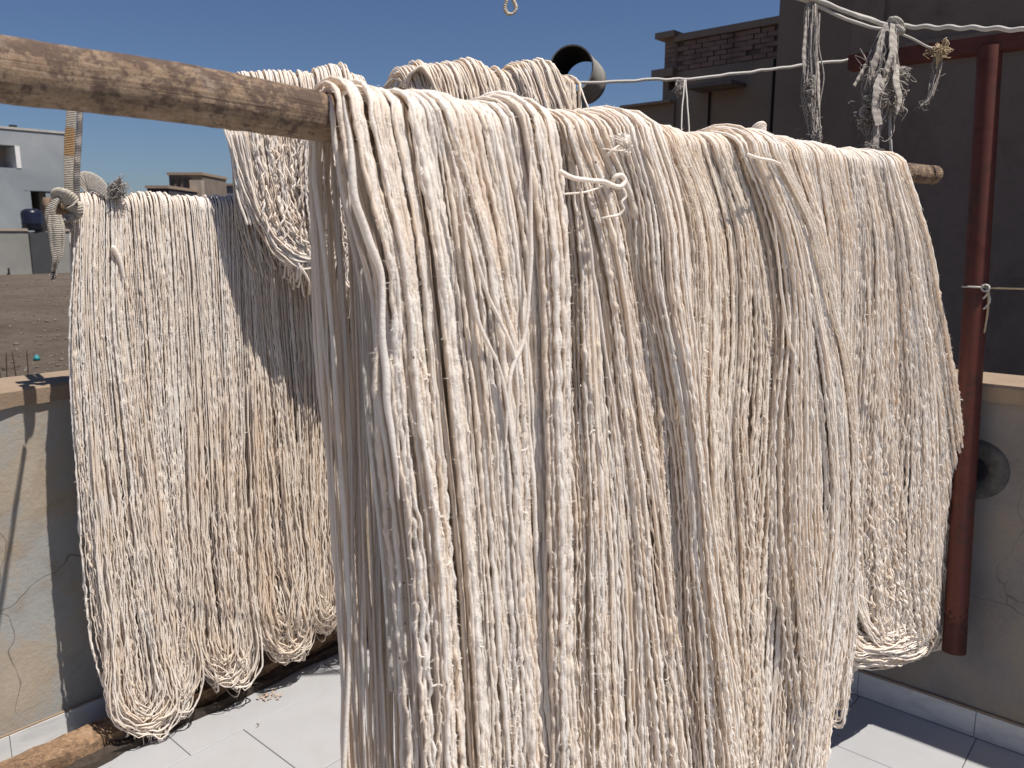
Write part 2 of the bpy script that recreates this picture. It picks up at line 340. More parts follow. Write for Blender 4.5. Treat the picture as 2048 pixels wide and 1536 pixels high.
# parapets: body, coping, skirting tiles
def wall_sheet(fr, a0, a1, z0, z1, amp, nx, nz):                   # uneven hand-trowelled face
    V = []; 
    for j in range(nz + 1):
        for i in range(nx + 1):
            a = a0 + (a1 - a0) * i / nx; z = z0 + (z1 - z0) * j / nz
            V.append(fr(a, amp * (math.sin(a * 3.1 + z * 1.7) + .6 * math.sin(a * 7.3 - z * 5.1) + .4 * math.sin(a * 15 + z * 11)), z))
    return V, [(j * (nx + 1) + i, j * (nx + 1) + i + 1, (j + 1) * (nx + 1) + i + 1, (j + 1) * (nx + 1) + i) for j in range(nz) for i in range(nx)]
WT = .2
def parapet(name, fr, a0, a1, matw, label, flip):
    t = thing(name, fr(a0, 0, 0), label, 'parapet wall')
    m = MB(); V, Fc = wall_sheet(lambda a, d, z: fr(a, -d * 0 + d, z), a0, a1, -.2, 1.105, .0018, 70, 24); m.add(V, Fc)
    m.hexa(box_pts(fr, a0, a1, .006, WT, -.25, 1.104)); body = m.build('wall_body', matw, t)
    # coping lengths
    L = (a1 - a0); nseg = 5; cm = None
    for i in range(nseg):
        c0 = a0 + L * i / nseg + .002; c1 = a0 + L * (i + 1) / nseg - .002; c = MB(); ns = 24
        V = []; 
        for j in range(ns + 1):
            a = c0 + (c1 - c0) * j / ns; w1 = .003 * math.sin(a * 19) + .002 * math.sin(a * 47)
            prof = [(-.014 + w1, 1.106 - .006 * abs(math.sin(a * 23)) - .004 * math.sin(a * 61)), (-.016 + w1, 1.148), (-.010 + w1, 1.156), (WT + .01, 1.158), (WT + .016, 1.106)]
            V += [fr(a, p, z) for p, z in prof]
        Fc = [(j * 5 + q, (j + 1) * 5 + q, (j + 1) * 5 + (q + 1) % 5, j * 5 + (q + 1) % 5) for j in range(ns) for q in range(5)] + [(4, 3, 2, 1, 0), tuple(ns * 5 + q for q in range(5))]
        c.add(V, Fc).build('coping', M_COPING, t)
    a = a0; first = None
    while a < a1 - .02:
        e = min(a + .366, a1); s = MB(); s.hexa(box_pts(fr, a + .001, e - .001, -.012, 0.004 - .0065, 0.0, .088)); s.build('skirting_tile', M_MARBLE, t)
        a = e
    s = MB(); s.hexa(box_pts(fr, a0, a1, -.009, -.0028, .0885, .094)); s.build('grout_line', M_COPING, t)
    return t
lw = parapet('left_wall', lambda a, d, z: W(a, d, z), -6.5, WT, M_LWALL, 'low stained cement parapet behind the left hanks with sandy coping', 0)
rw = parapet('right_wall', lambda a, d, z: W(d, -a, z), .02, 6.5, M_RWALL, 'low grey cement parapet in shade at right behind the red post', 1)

# black round patch fitting on right wall
def rot_lathe(c, ax, prof, n=32):                                 # prof: (radius, along axis)
    ax = unit(ax); u = unit(np.cross(ax, UP) if abs(ax[2]) < .9 else np.cross(ax, [1, 0, 0])); v = np.cross(ax, u); V = []; Fc = []
    for r, h in prof: V += [np.asarray(c) + ax * h + (u * math.cos(2 * math.pi * i / n) + v * math.sin(2 * math.pi * i / n)) * r for i in range(n)]
    for j in range(len(prof) - 1): Fc += [(j * n + i, j * n + (i + 1) % n, (j + 1) * n + (i + 1) % n, (j + 1) * n + i) for i in range(n)]
    return V, Fc
pc = on_plane(1950, 938, CORNER, D1)
V, Fc = rot_lathe(pc - D1 * .0, -D1, [(.001, .003), (.035, .004), (.038, .009), (.07, .012), (.088, .009), (.095, .001)], 40)
dcv = thing('drain_cover', pc, 'round dark cover on the shaded wall behind the red post', 'drain cover')
mesh_obj('cover_ring', V, Fc, flat('black rubber', (.085, .078, .072), .8, 30, .45), dcv, True)
V, Fc = rot_lathe(pc - D1 * .010, -D1, [(.0, .001), (.026, .001), (.034, .0035), (.036, .0)], 28); mesh_obj('drain_mouth', V, Fc, M_DARK, dcv, True)
ct_ = TubeSet()
for k in range(16): q0 = pc - D1 * .018 + D2 * rng.uniform(0, .03) + UP * rng.normal(-.01, .03); ct_.curve([q0, q0 + rng.normal(0, .006, 3), q0 + rng.normal(0, .010, 3)], .0008, 8, 4)
ct_.build('caught_lint', M_ROPE, dcv, True)

# timber beams on floor along left wall
tb = thing('timber_beam', W(-2.6, -.12, 0), 'rough old timber beam lying on the tiles along the left parapet', 'timber beam')
def rough_beam(a0, a1, b0, b1, z0, z1, n=70, amp=.005, slope=0):
    V = []
    for j in range(n + 1):
        a = a0 + (a1 - a0) * j / n; e = lambda k: amp * (math.sin(a * 11 + k * 2.1) + .7 * math.sin(a * 29 + k * 5) + .5 * math.sin(a * 71 + k))
        V += [W(a, b0 + e(1) + slope * j / n, z0), W(a, b1 + e(2) + slope * j / n, z0), W(a, b1 + e(3) + slope * j / n, z1 + e(5)), W(a, b0 + e(4) + slope * j / n, z1 * .97 + e(6))]
    Fc = [(j * 4 + q, j * 4 + (q + 1) % 4, (j + 1) * 4 + (q + 1) % 4, (j + 1) * 4 + q) for j in range(n) for q in range(4)] + [(3, 2, 1, 0), tuple(n * 4 + q for q in range(4))]
    return V, Fc
V, Fc = rough_beam(-3.4, -.5, -.20, -.105, .001, .07); mesh_obj('beam_body', V, Fc, M_LUMBER, tb)
V, Fc = rough_beam(-3.35, -.55, -.235, -.205, .001, .03, 60, .006); tag(mesh_obj('bark_strip', V, Fc, flat('dark bark', (.05, .038, .03), .95, 50, .4, .01), tb), 'dark splintered bark edge')

# dry leaf on floor
lf = on_z(535, 1392, .004); V = []; Fc = []
for i in range(26):
    c = lf + np.array([rng.normal(0, .022), rng.normal(0, .018), rng.uniform(0, .006)]); a = rng.uniform(0, 6.28); u = np.array([math.cos(a), math.sin(a), rng.uniform(-.3, .3)]); v = np.cross(u, UP); r = rng.uniform(.004, .009); b_ = len(V)
    V += [c - u * r, c + v * r * .5 + UP * .002, c + u * r, c - v * r * .5 + UP * .001]; Fc.append((b_, b_ + 1, b_ + 2, b_ + 3))
tag(mesh_obj('dry_leaf', V, Fc, M_LEAF, origin=lf), 'small crumbled brown leaf on the white tiles below the left hanks', 'leaf')

lt = TubeSet()
for k in range(70):
    a, b_ = rng.uniform(-3.2, -.1), rng.uniform(-3.0, -.25); q0 = W(a, b_, .003); l = rng.uniform(.004, .016); an_ = rng.uniform(0, 6.28)
    lt.curve([q0, q0 + l * np.array([math.cos(an_), math.sin(an_), .1]), q0 + l * np.array([1.6 * math.cos(an_ + .6), 1.6 * math.sin(an_ + .6), .0])], rng.uniform(.0006, .0016), 8, 4)
tag(lt.build('floor_lint', mat('dusty lint', concrete([(.3, (.10, .08, .06)), (.7, (.38, .33, .27))], 3, 0, 30)), None, True), 'scattered lint and yarn scraps on the white tiles', kind='stuff')

# ---------------------------------------------------------------- BUILDINGS right
nR = D1                                                            # walls parallel to the right parapet
def fr_from(P0): return lambda s, d, z: P0 * np.array([1, 1, 0]) + (-D2) * s + D1 * d + UP * z    # s to the right/near, d away
def sproj(P, P0): return float(np.dot(P - P0, -D2))
# dark house close behind
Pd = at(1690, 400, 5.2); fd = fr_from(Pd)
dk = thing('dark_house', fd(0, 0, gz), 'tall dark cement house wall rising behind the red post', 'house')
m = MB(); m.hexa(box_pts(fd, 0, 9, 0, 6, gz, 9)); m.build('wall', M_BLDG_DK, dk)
m = MB(); m.hexa(box_pts(fd, -.02, .16, -.03, .0 - .002, gz, 9)); tag(m.build('corner_pilaster', M_BLDG_DK, dk), None)
m = MB(); m.hexa(box_pts(fd, 0.3, 9, -.025, -.003, 2.62, 2.74)); m.build('string_course', M_BLDG_DK, dk)
# brown house
Pb = at(1450, 300, 14.0); fb = fr_from(Pb); pl = lambda px, py: on_plane(px, py, Pb, D1)
def s_of(px, py=250): return sproj(pl(px, py), Pb)
def z_of(px, py): return pl(px, py)[2]
sL, sM, sT, sE = s_of(1325), s_of(1350), s_of(1558), s_of(1690)
zr = z_of(1450, 53); zl = z_of(1337, 78)
br = thing('brown_house', fb(sM, 0, gz), 'unfinished brown brick house with flat roof behind the clothesline', 'house')
m = MB(); m.hexa(box_pts(fb, sM, sT, 0, 7, gz, zr - .62)); m.build('wall', M_BLDG_BR, br)
m = MB(); m.hexa(box_pts(fb, sT + .004, sE + 2.2, -.25, 7, gz, 9.5)); tag(m.build('tower_wall', M_BLDG_BR, br), 'taller plain section at the right')
m = MB(); m.hexa(box_pts(fb, sM, sT, .03, .4, zr - .615, zr - .12)); m.build('parapet_core', M_MORTAR, br)
m = MB(); m.hexa(box_pts(fb, sM - .06, sT, -.06, .5, zr - .115, zr)); m.build('roof_slab', M_BLDG_BR, br)
bmesh_ = None
def brick_mesh(l, h, dpt):
    f = lambda s, d, z: (-D2) * s + D1 * d + UP * z
    c = .008; P = box_pts(f, 0, l, 0, dpt, 0, h); mm = MB().hexa(P); me = bpy.data.meshes.new('brick'); me.from_pydata([tuple(v) for v in mm.V], [], mm.F); me.materials.append(M_BRICK); return me
BME = brick_mesh(.225, .072, .05)
for r in range(6):
    s = sM + .01 + (.12 if r % 2 else 0)
    while s < sT - .23:
        if rng.random() > .06:
            o = bpy.data.objects.new('brick', BME); C.objects.link(o); o.parent = br; o.location = tuple(fb(s, rng.uniform(-.03, .012), zr - .61 + r * .082) - LOC[br.name])
        s += .24
# balcony frame at left end
zc2 = z_of(1330, 140); zo1 = z_of(1340, 163); zo2 = z_of(1340, 181); zo3 = z_of(1338, 203); zo4 = z_of(1338, 208)
m = MB(); m.hexa(box_pts(fb, sL, sM - .003, 0, .6, zc2, zl)); m.build('balcony_wall', M_BLDG_BR, br)
for r in range(int((zl - zc2) / .082) - 1):
    o = bpy.data.objects.new('brick', BME); C.objects.link(o); o.parent = br; o.location = tuple(fb(sL + .01, -.02, zc2 + .03 + r * .082) - LOC[br.name])
def s_plus(px): return s_of(px)
m = MB(); m.hexa(box_pts(fb, s_of(1313), sM, -.15, .7, zl, zl + .10)); m.build('cornice', M_BLDG_BR, br)
m = MB(); m.hexa(box_pts(fb, s_of(1308), sM - .005, -.15, .7, zc2 - .14, zc2 - .003)); m.build('cornice', M_BLDG_BR, br)
m = MB(); m.hexa(box_pts(fb, sL - .02, s_of(1334), 0, .25, z_of(1330, 214), zc2 - .145)); m.build('pier', M_BLDG_BR, br)
m = MB(); m.hexa(box_pts(fb, s_of(1334) + .003, sM - .005, 0, .12, zo3, zo2)); m.build('balcony_rail', M_BLDG_BR, br)
m = MB(); m.hexa(box_pts(fb, s_of(1334) + .003, sM - .005, 0, .12, zo1, zc2 - .145)); m.build('lintel', M_BLDG_BR, br)
m = MB(); m.hexa(box_pts(fb, s_of(1258), sM - .005, -.05, 5, gz, z_of(1290, 214))); m.build('lower_wing', M_BLDG_BR, br)
m = MB(); m.hexa(box_pts(fb, s_of(1250), sM - .005, -.2, 5.1, z_of(1290, 214) + .002, z_of(1290, 209))); m.build('wing_roof_slab', M_BLDG_BR, br)
m = MB(); m.hexa(box_pts(fb, s_of(1400), s_of(1488), -.55, -.002, z_of(1445, 181), z_of(1445, 173))); tag(m.build('door_canopy', flat('canopy cement', (.17, .14, .12), .9, 3), br), 'thin slab jutting out of the wall')
m = MB(); m.hexa(box_pts(fb, s_of(1416), s_of(1419), -.03, -.002, gz, z_of(1418, 182))); m.build('downpipe', M_DARK, br)
m = MB(); m.hexa(box_pts(fb, s_of(1541), s_of(1545), -.03, -.002, gz, zr - .65)); m.build('downpipe', M_DARK, br)

# ---------------------------------------------------------------- BUILDINGS left
nL = -D2                                                           # faces parallel to the left parapet
Pw = on_z(60, 548, gz); fl = lambda s, d, z, P0=Pw: P0 * np.array([1, 1, 0]) + D1 * s + D2 * d + UP * z
pw = lambda px, py: on_plane(px, py, Pw, D2)
sw = lambda px, py=500: float(np.dot(pw(px, py) - Pw, D1)); zw = lambda px, py: pw(px, py)[2]
cw = thing('compound_wall', fl(0, 0, gz), 'grey compound wall across the waste ground at far left', 'wall')
for (p0, p1, y0) in ((-900, 60, 462), (104, 420, 462)):
    m = MB(); m.hexa(box_pts(fl, sw(p0), sw(p1), 0, .3, gz, zw(30, y0))); m.build('wall_panel', M_CWALL, cw)
    m = MB(); m.hexa(box_pts(fl, sw(p0), sw(p1), -.06, .36, zw(30, y0) + .003, zw(30, y0) + .12)); m.build('wall_cap', M_BEIGEB, cw)
m = MB(); m.hexa(box_pts(fl, sw(60) + .01, sw(104) - .01, -.1, .25, gz, zw(80, 464))); tag(m.build('metal_door', M_DOOR, cw), 'plain dark grey door')
m = MB(); m.hexa(box_pts(fl, sw(9), sw(12), -.2, -.12, gz, zw(10, 536))); m.build('stake', M_DARK, cw)
# tank
tc = fl(sw(74), .25, 0); V, Fc = rot_lathe(np.array([tc[0], tc[1], zw(70, 461)]), UP, [(.02, 0), (.42, 0), (.46, .08), (.45, .30), (.47, .34), (.45, .38), (.46, .8), (.42, .92), (.25, 1.02), (.02, 1.04)], 24)
tag(mesh_obj('water_tank', V, Fc, M_TANK, None, True), 'dark navy plastic water tank standing above the far grey door', 'water tank')
# grey house behind compound wall
Ph = Pw + D2 * 4.0; fh = lambda s, d, z: fl(s, d, z, Ph)
ph = lambda px, py: on_plane(px, py, Ph, D2); sh = lambda px: float(np.dot(ph(px, 400) - Ph, D1)); zh = lambda px, py: ph(px, py)[2]
gh = thing('grey_house', fh(0, 0, gz), 'flat roofed grey rendered house at far left beyond the waste ground', 'house')
s0, s1 = sh(-700), sh(150); zt = zh(60, 262); o0, o1 = sh(-260), sh(50); za, zb = zh(25, 336), zh(25, 291)
m = MB()
m.hexa(box_pts(fh, s0, o0, 0, 9, gz, zt)); m.hexa(box_pts(fh, o0 + .001, o1 - .001, 0, 9, zb, zt)); m.hexa(box_pts(fh, o0 + .001, o1 - .001, 0, 9, gz, za)); m.hexa(box_pts(fh, o1, s1, 0, 9, zh(80, 382), zt)); m.hexa(box_pts(fh, o1, sh(50) + .3, 0.01, 9, gz, zh(80, 382) - .01)); m.build('wall', M_GREYB, gh)
m = MB(); m.hexa(box_pts(fh, o0, o1, 1.4, 1.6, za, zb)); m.build('recess_wall', M_PINKB, gh)
m = MB(); m.hexa(box_pts(fh, o1 - .22, o1 - .003, -.03, 1.38, za + .01, zb - .01)); m.build('reveal', M_SUNLITB, gh)
wf = MB(); wf.hexa(box_pts(fh, sh(-60), sh(20), 1.3, 1.39, zh(10, 331), zh(10, 309))); wo = wf.build('window', M_DARK, gh)
m = MB(); m.hexa(box_pts(fh, sh(-62), sh(23), 1.27, 1.295, zh(10, 335), zh(10, 332))); m.build('sill', M_BEIGEB, wo)
m = MB(); m.hexa(box_pts(fh, s0, s1, -.05, .3, zt + .003, zt + .12)); m.build('roof_edge', flat('pale roof edge', (.40, .38, .34), .9, 1.5, .2), gh)
m = MB(); m.hexa(box_pts(fh, sh(93), s1, 1.0, 9, gz, zh(80, 382) - .01)); m.build('ground_floor_wall', M_BEIGEB, gh)
m = MB(); m.hexa(box_pts(fh, sh(50) + .31, sh(92), 2.6, 2.8, gz, zh(80, 382) - .01)); m.build('porch_back_wall', M_BEIGEB, gh)
m = MB(); m.hexa(box_pts(fh, sh(93), sh(93) + .25, .05, .3, gz, zh(80, 382) - .01)); m.build('porch_pier', M_GREYB, gh)
for px, hh in ((-20, .35), (5, .28), (46, .3)):
    m = MB(); m.hexa(box_pts(fh, sh(px), sh(px) + .3, .6, .9, zt + .12, zt + .12 + hh * .6)); m.build('roof_block', M_DARK, gh)
# far houses on the skyline
def far_house(px0, px1, ytop, dist, mt, name, label, extra=()):
    y_ = dist; P = lambda px, d, z: np.array([(px - 1024) / F * y_ * 1.0, y_ + d, z])
    zt_ = H + (470 - ytop) / F * dist * 1.01
    t = thing(name, P(px0, 0, gz), label, 'house'); m = MB(); m.hexa(box_pts(P, px0, px1, 0, 9, gz, zt_)); m.build('wall', mt, t)
    m = MB(); m.hexa(box_pts(P, px0 - 2, px1 + 2, -.3, 9.3, zt_ + .01, zt_ + .35)); m.build('roof_slab', M_BLDG_BR, t)
    for (a, b_, y0, y1, nm, mm, d) in extra:
        m = MB(); m.hexa(box_pts(P, a, b_, -d, -.01 if d > 0 else -d * 1.0 + .6, H + (470 - y1) / F * dist, H + (470 - y0) / F * dist)); m.build(nm, mm, t)
    return t
far_house(358, 423, 357, 110, flat('far brown wall', (.19, .155, .125), .9, .3), 'far_house', 'tall far brown house on the skyline left of centre', [(361, 369, 364, 372, 'window', M_DARK, .2), (376, 381, 362, 380, 'window', M_DARK, .2), (388, 392, 362, 380, 'window', M_DARK, .2), (396, 400, 362, 380, 'window', M_DARK, .2), (404, 426, 366, 400, 'side_wing', M_BEIGEB, 1.2)])
far_house(314, 356, 382, 100, flat('far dark wall', (.06, .055, .06), .9, .3), 'far_house', 'low dark far house just left of the tall far brown one', [(327, 333, 388, 396, 'window', M_DARK, .2)])
far_house(425, 760, 377, 130, flat('far grey wall', (.20, .19, .20), .9, .3), 'far_house', 'long low grey far house right of the tall far brown one', [(450, 456, 386, 396, 'window', M_DARK, .2)])
# rebar bundle on the waste ground
rb = thing('rebar_cage', on_z(22, 772, gz), 'small rusty rebar cage standing on the stony ground beyond the left parapet', 'rebar cage')
for px, pt, lean in ((2, 706, 0), (13, 708, .02), (27, 704, -.01), (35, 708, .01)):
    p = on_z(px + 4, 770, gz) + np.array([0, rng.uniform(-.1, .2), 0]); tube_obj('rebar', [p, p + np.array([lean, 0, .2]), p + np.array([lean * 2, 0, .42])], .007, M_METAL, rb, 5, 8)
for z in (.08, .2):
    c = on_z(20, 770, gz) + np.array([0, .05, z]); tube_obj('tie_ring', [c + np.array([.10 * math.cos(a), .12 * math.sin(a), .02 * math.sin(2 * a)]) for a in np.linspace(0, 6.28, 12)], .005, M_METAL, rb, 5, 30)
cp = on_z(74, 721, gz); V, Fc = rot_lathe(cp, UP, [(.01, .0), (.05, .01), (.045, .05), (.02, .07), (.012, .09), (.001, .09)], 10)
tag(mesh_obj('plastic_cap', V, Fc, M_CYAN, None, True, origin=cp), 'tiny turquoise plastic scrap on the stony ground at left', 'litter')

# ---------------------------------------------------------------- vent pipe beyond the corner
vd = 4.7; vc = at(1142, 137, vd); vt = thing('vent_pipe', (vc[0], vc[1], gz), 'grey plastic vent pipe with open tee top against the sky', 'vent pipe')
ax = unit(on_plane(1180, 152, at(1180, 152, vd + .20), np.array([0, 1, 0])) - vc) ; ax = unit([.30, 1.0, -.02]); r_ = 46 / F * vd; Lp = .40
V, Fc = rot_lathe(vc, ax, [(r_, 0), (r_ * .995, Lp * .78), (r_ * 1.03, Lp * .79), (r_ * 1.03, Lp), (r_ * .95, Lp), (r_ * .93, Lp * .8), (r_ * .93, 0), (r_, 0)], 48)
tt = mesh_obj('tee_barrel', V, Fc, M_PIPE, vt, True)
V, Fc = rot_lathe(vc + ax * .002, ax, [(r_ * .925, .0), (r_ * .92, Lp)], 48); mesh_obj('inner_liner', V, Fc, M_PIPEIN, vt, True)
vb = vc + ax * Lp * .48; V, Fc = rot_lathe(np.array([vb[0], vb[1], gz]), UP, [(.055, 0), (.055, vb[2] - gz - .30), (.062, vb[2] - gz - .295), (.062, vb[2] - gz - .17), (.058, vb[2] - gz - .165), (.058, vb[2] - gz - r_ * .7)], 28)
mesh_obj('riser', V, Fc, M_PIPE, vt, True)

# ---------------------------------------------------------------- red metal frame
rf_ = thing('metal_frame', on_plane(1905, 1300, W(-.10, 0, 0), D1), 'red painted metal post and top beam standing by the right parapet', 'metal frame')
Pp = W(-.10, 0, 0)
pb, pt_ = on_plane(1908, 1300, Pp, D1), on_plane(1980, 95, W(.022, 0, 0), D1)
def tube_between(name, a, b, ra, rb_, mt, par, sides=24, n=20):
    P = np.array([a + (b - a) * t for t in np.linspace(0, 1, n)]); R = np.linspace(ra, rb_, n)
    return P, R
P = np.array([pb + (pt_ - pb) * t for t in np.linspace(0, 1, 30)])
V, Fq = tubes(P[None], np.linspace(.033, .033, 30)[None], 24); po = mesh_obj('post', V[0], Fq, M_RED, rf_, True)
ft = pb + (pt_ - pb) * .085; P = np.array([pb - UP * .004 + (ft - pb) * t for t in (0, .001, .3, .5, .8, 1)]); P = np.array([pb - UP * .004 + (ft * 1.0 - pb) * t for t in np.r_[0, .001, np.linspace(.05, 1.25, 30)]]); V, Fq = tubes(P[None], np.r_[.001, .0345, np.linspace(.0345, .0322, 30)][None], 36); V = V + rng.normal(0, .0004, V.shape); mesh_obj('post_foot', V[0], Fq, M_REDDK, po, True)
z0, z1 = pt_[2] - .012, pt_[2] + .032; sp_ = float(np.dot(pt_ - CORNER, -D2))
m = MB(); m.hexa(box_pts(lambda s, d, z: CORNER + (-D2) * s + D1 * d + UP * z, sp_ - .40, sp_ + 1.4, .005, .065, z0, z1)); m.build('top_beam', M_RED, rf_)
for zz in (.5, 1.25):
    q = pb + (pt_ - pb) * ((zz - pb[2]) / (pt_[2] - pb[2])); sq = float(np.dot(q - CORNER, -D2))
    if zz < 1.1:
        m = MB(); m.hexa(box_pts(lambda s, d, z: CORNER + (-D2) * s + D1 * d + UP * z, sq - .015, sq + .015, -.09, .0, zz - .015, zz + .015)); m.build('wall_bracket', M_METAL, rf_)
# twine tied round the post
q = pb + (pt_ - pb) * .62; tw = thing('tied_string', q, 'pale string tied in a loop round the red post and running right', 'string')
u_ = -D2; nf = -D1; ring = [q + (u_ * math.cos(a) + nf * math.sin(a)) * .0355 + UP * .002 * math.sin(a) for a in np.linspace(0, 6.3, 24)]
tube_obj('wrap', ring, .0028, M_ROPE, tw, 6, 50)
kx = q + u_ * .031 + nf * .021
tube_obj('line', [kx, kx + u_ * .3 + UP * .004, kx + u_ * 1.2 + UP * .01], .0028, M_TAN, tw, 6, 40)
tube_obj('bow_loop', [kx, kx - UP * .012 + u_ * .006, kx - UP * .05 - u_ * .014, kx - UP * .062 - u_ * .002, kx - UP * .045 + u_ * .012, kx + UP * .004], .0034, M_ROPE, tw, 6, 40)
tube_obj('loose_end', [kx + u_ * .008, kx + u_ * .012 - UP * .05, kx + u_ * .008 - UP * .135], [.003, .0035, .003], M_TAN, tw, 6, 30, .001)
ts = TubeSet()
for a in range(3): ts.curve([kx + u_ * (.010 * math.cos(b_ + a)) + UP * (.009 * math.sin(b_ + a)) + nf * .004 * a for b_ in np.linspace(0, 6.3, 12)], .003, 24)
ts.build('knot', M_ROPE, tw)

# ---------------------------------------------------------------- poles
def pole(name, pts, r, label, n=160, crack=None, wob=.002):
    ctr = catmull(pts, n); t = thing(name, ctr[n // 2], label, 'pole')
    ang = np.linspace(0, 2 * np.pi, 64, endpoint=False)
    if crack is not None: ang = np.sort(np.r_[ang[np.abs(ang - crack) > .1], crack + np.array([-.09, -.035, -.02, -.008, .008, .02, .035, .09])])
    k = len(ang); T = np.gradient(ctr, axis=0); T /= np.linalg.norm(T, axis=1, keepdims=True)
    U = UP - T * T[:, 2:3]; U /= np.linalg.norm(U, axis=1, keepdims=True); B = np.cross(T, U)          # U up, B: to the side
    dist = np.r_[0, np.cumsum(np.linalg.norm(np.diff(ctr, axis=0), axis=1))]
    rr = np.interp(np.linspace(0, 1, n), np.linspace(0, 1, len(r)), r) * (1 + .03 * noise1(1, dist, .15)[0] + .012 * noise1(1, dist, .04)[0])
    tw = np.interp(dist, [0, dist[-1] * .25, dist[-1] * .45], [-.52, -.10, .05]) if crack is not None else np.zeros(n)
    A2_ = ang[None, :] + tw[:, None]
    Rm = rr[:, None] * (1 + .02 * np.sin(ang * 2 + 1)[None, :] + .012 * np.sin(ang * 5 + dist[:, None] * 8))
    Rm = Rm + .0006 * noise1(k, dist, .02).T
    if crack is not None:
        cw_ = np.interp(dist, [0, dist[-1] * .30, dist[-1] * .45, dist[-1] * .5, dist[-1]], [1, .75, .4, 0, 0])
        drift = .10 * noise1(1, dist, .25)[0]
        g = np.exp(-((ang[None, :] - crack) / .020) ** 2) * cw_[:, None]; Rm = Rm - .011 * g
    V = ctr[:, None, :] + Rm[:, :, None] * (np.cos(A2_)[:, :, None] * U[:, None, :] + np.sin(A2_)[:, :, None] * B[:, None, :])
    i = np.arange(n - 1)[:, None] * k; j = np.arange(k)[None, :]; j2 = (j + 1) % k
    Fc = [tuple(f) for f in np.stack([i + j, i + k + j, i + k + j2, i + j2], -1).reshape(-1, 4)]
    V = V.reshape(-1, 3); e0 = len(V); V = np.vstack([V, ctr[0] - T[0] * .004, ctr[-1] + T[-1] * .006]); Fc += [(q, (q + 1) % k, e0) for q in range(k)] + [((n - 1) * k + (q + 1) % k, (n - 1) * k + q, e0 + 1) for q in range(k)]
    pu = np.r_[np.repeat(dist, k), 0, dist[-1]]; pv = np.r_[(A2_ + math.pi / 2).ravel(), 0, 0]
    mesh_obj('shaft', V, Fc, M_WOOD, t, True, uv=(pu, pv)); return t, ctr
A1, A2 = at(670, 237, 1.18 * .84), at(1840, 348, 2.60 * .84)
A0 = at(0, 138, .915 * .84); Am = at(-200, 106, .84 * .84)
polA, ctrA = pole('wooden_pole', [Am, A0, at(340, 183, 1.03 * .84), A1, A1 * .55 + A2 * .45 + UP * 0, at(1868, 350, 2.635 * .84)], [.0303, .0297, .0292, .0286, .0252, .0243], 'thick weathered wooden pole in front carrying the largest hanks', 220, crack=.72)
eA = unit((A2 - A1) * np.array([1, 1, 0])); nA = np.array([eA[1], -eA[0], 0]); RA = .0275
B1 = at(128, 412, 2.24); eB = D1 * .985 + D2 * -.17; eB = unit(eB); nB = np.array([eB[1], -eB[0], 0])
B2 = B1 + eB * 1.3 + UP * .01
polB, ctrB = pole('wooden_pole', [B1 - eB * .05, B1 + eB * .5 - UP * .004, B2], [.022, .022, .021], 'thinner wooden pole behind, under the left hanks', 80)

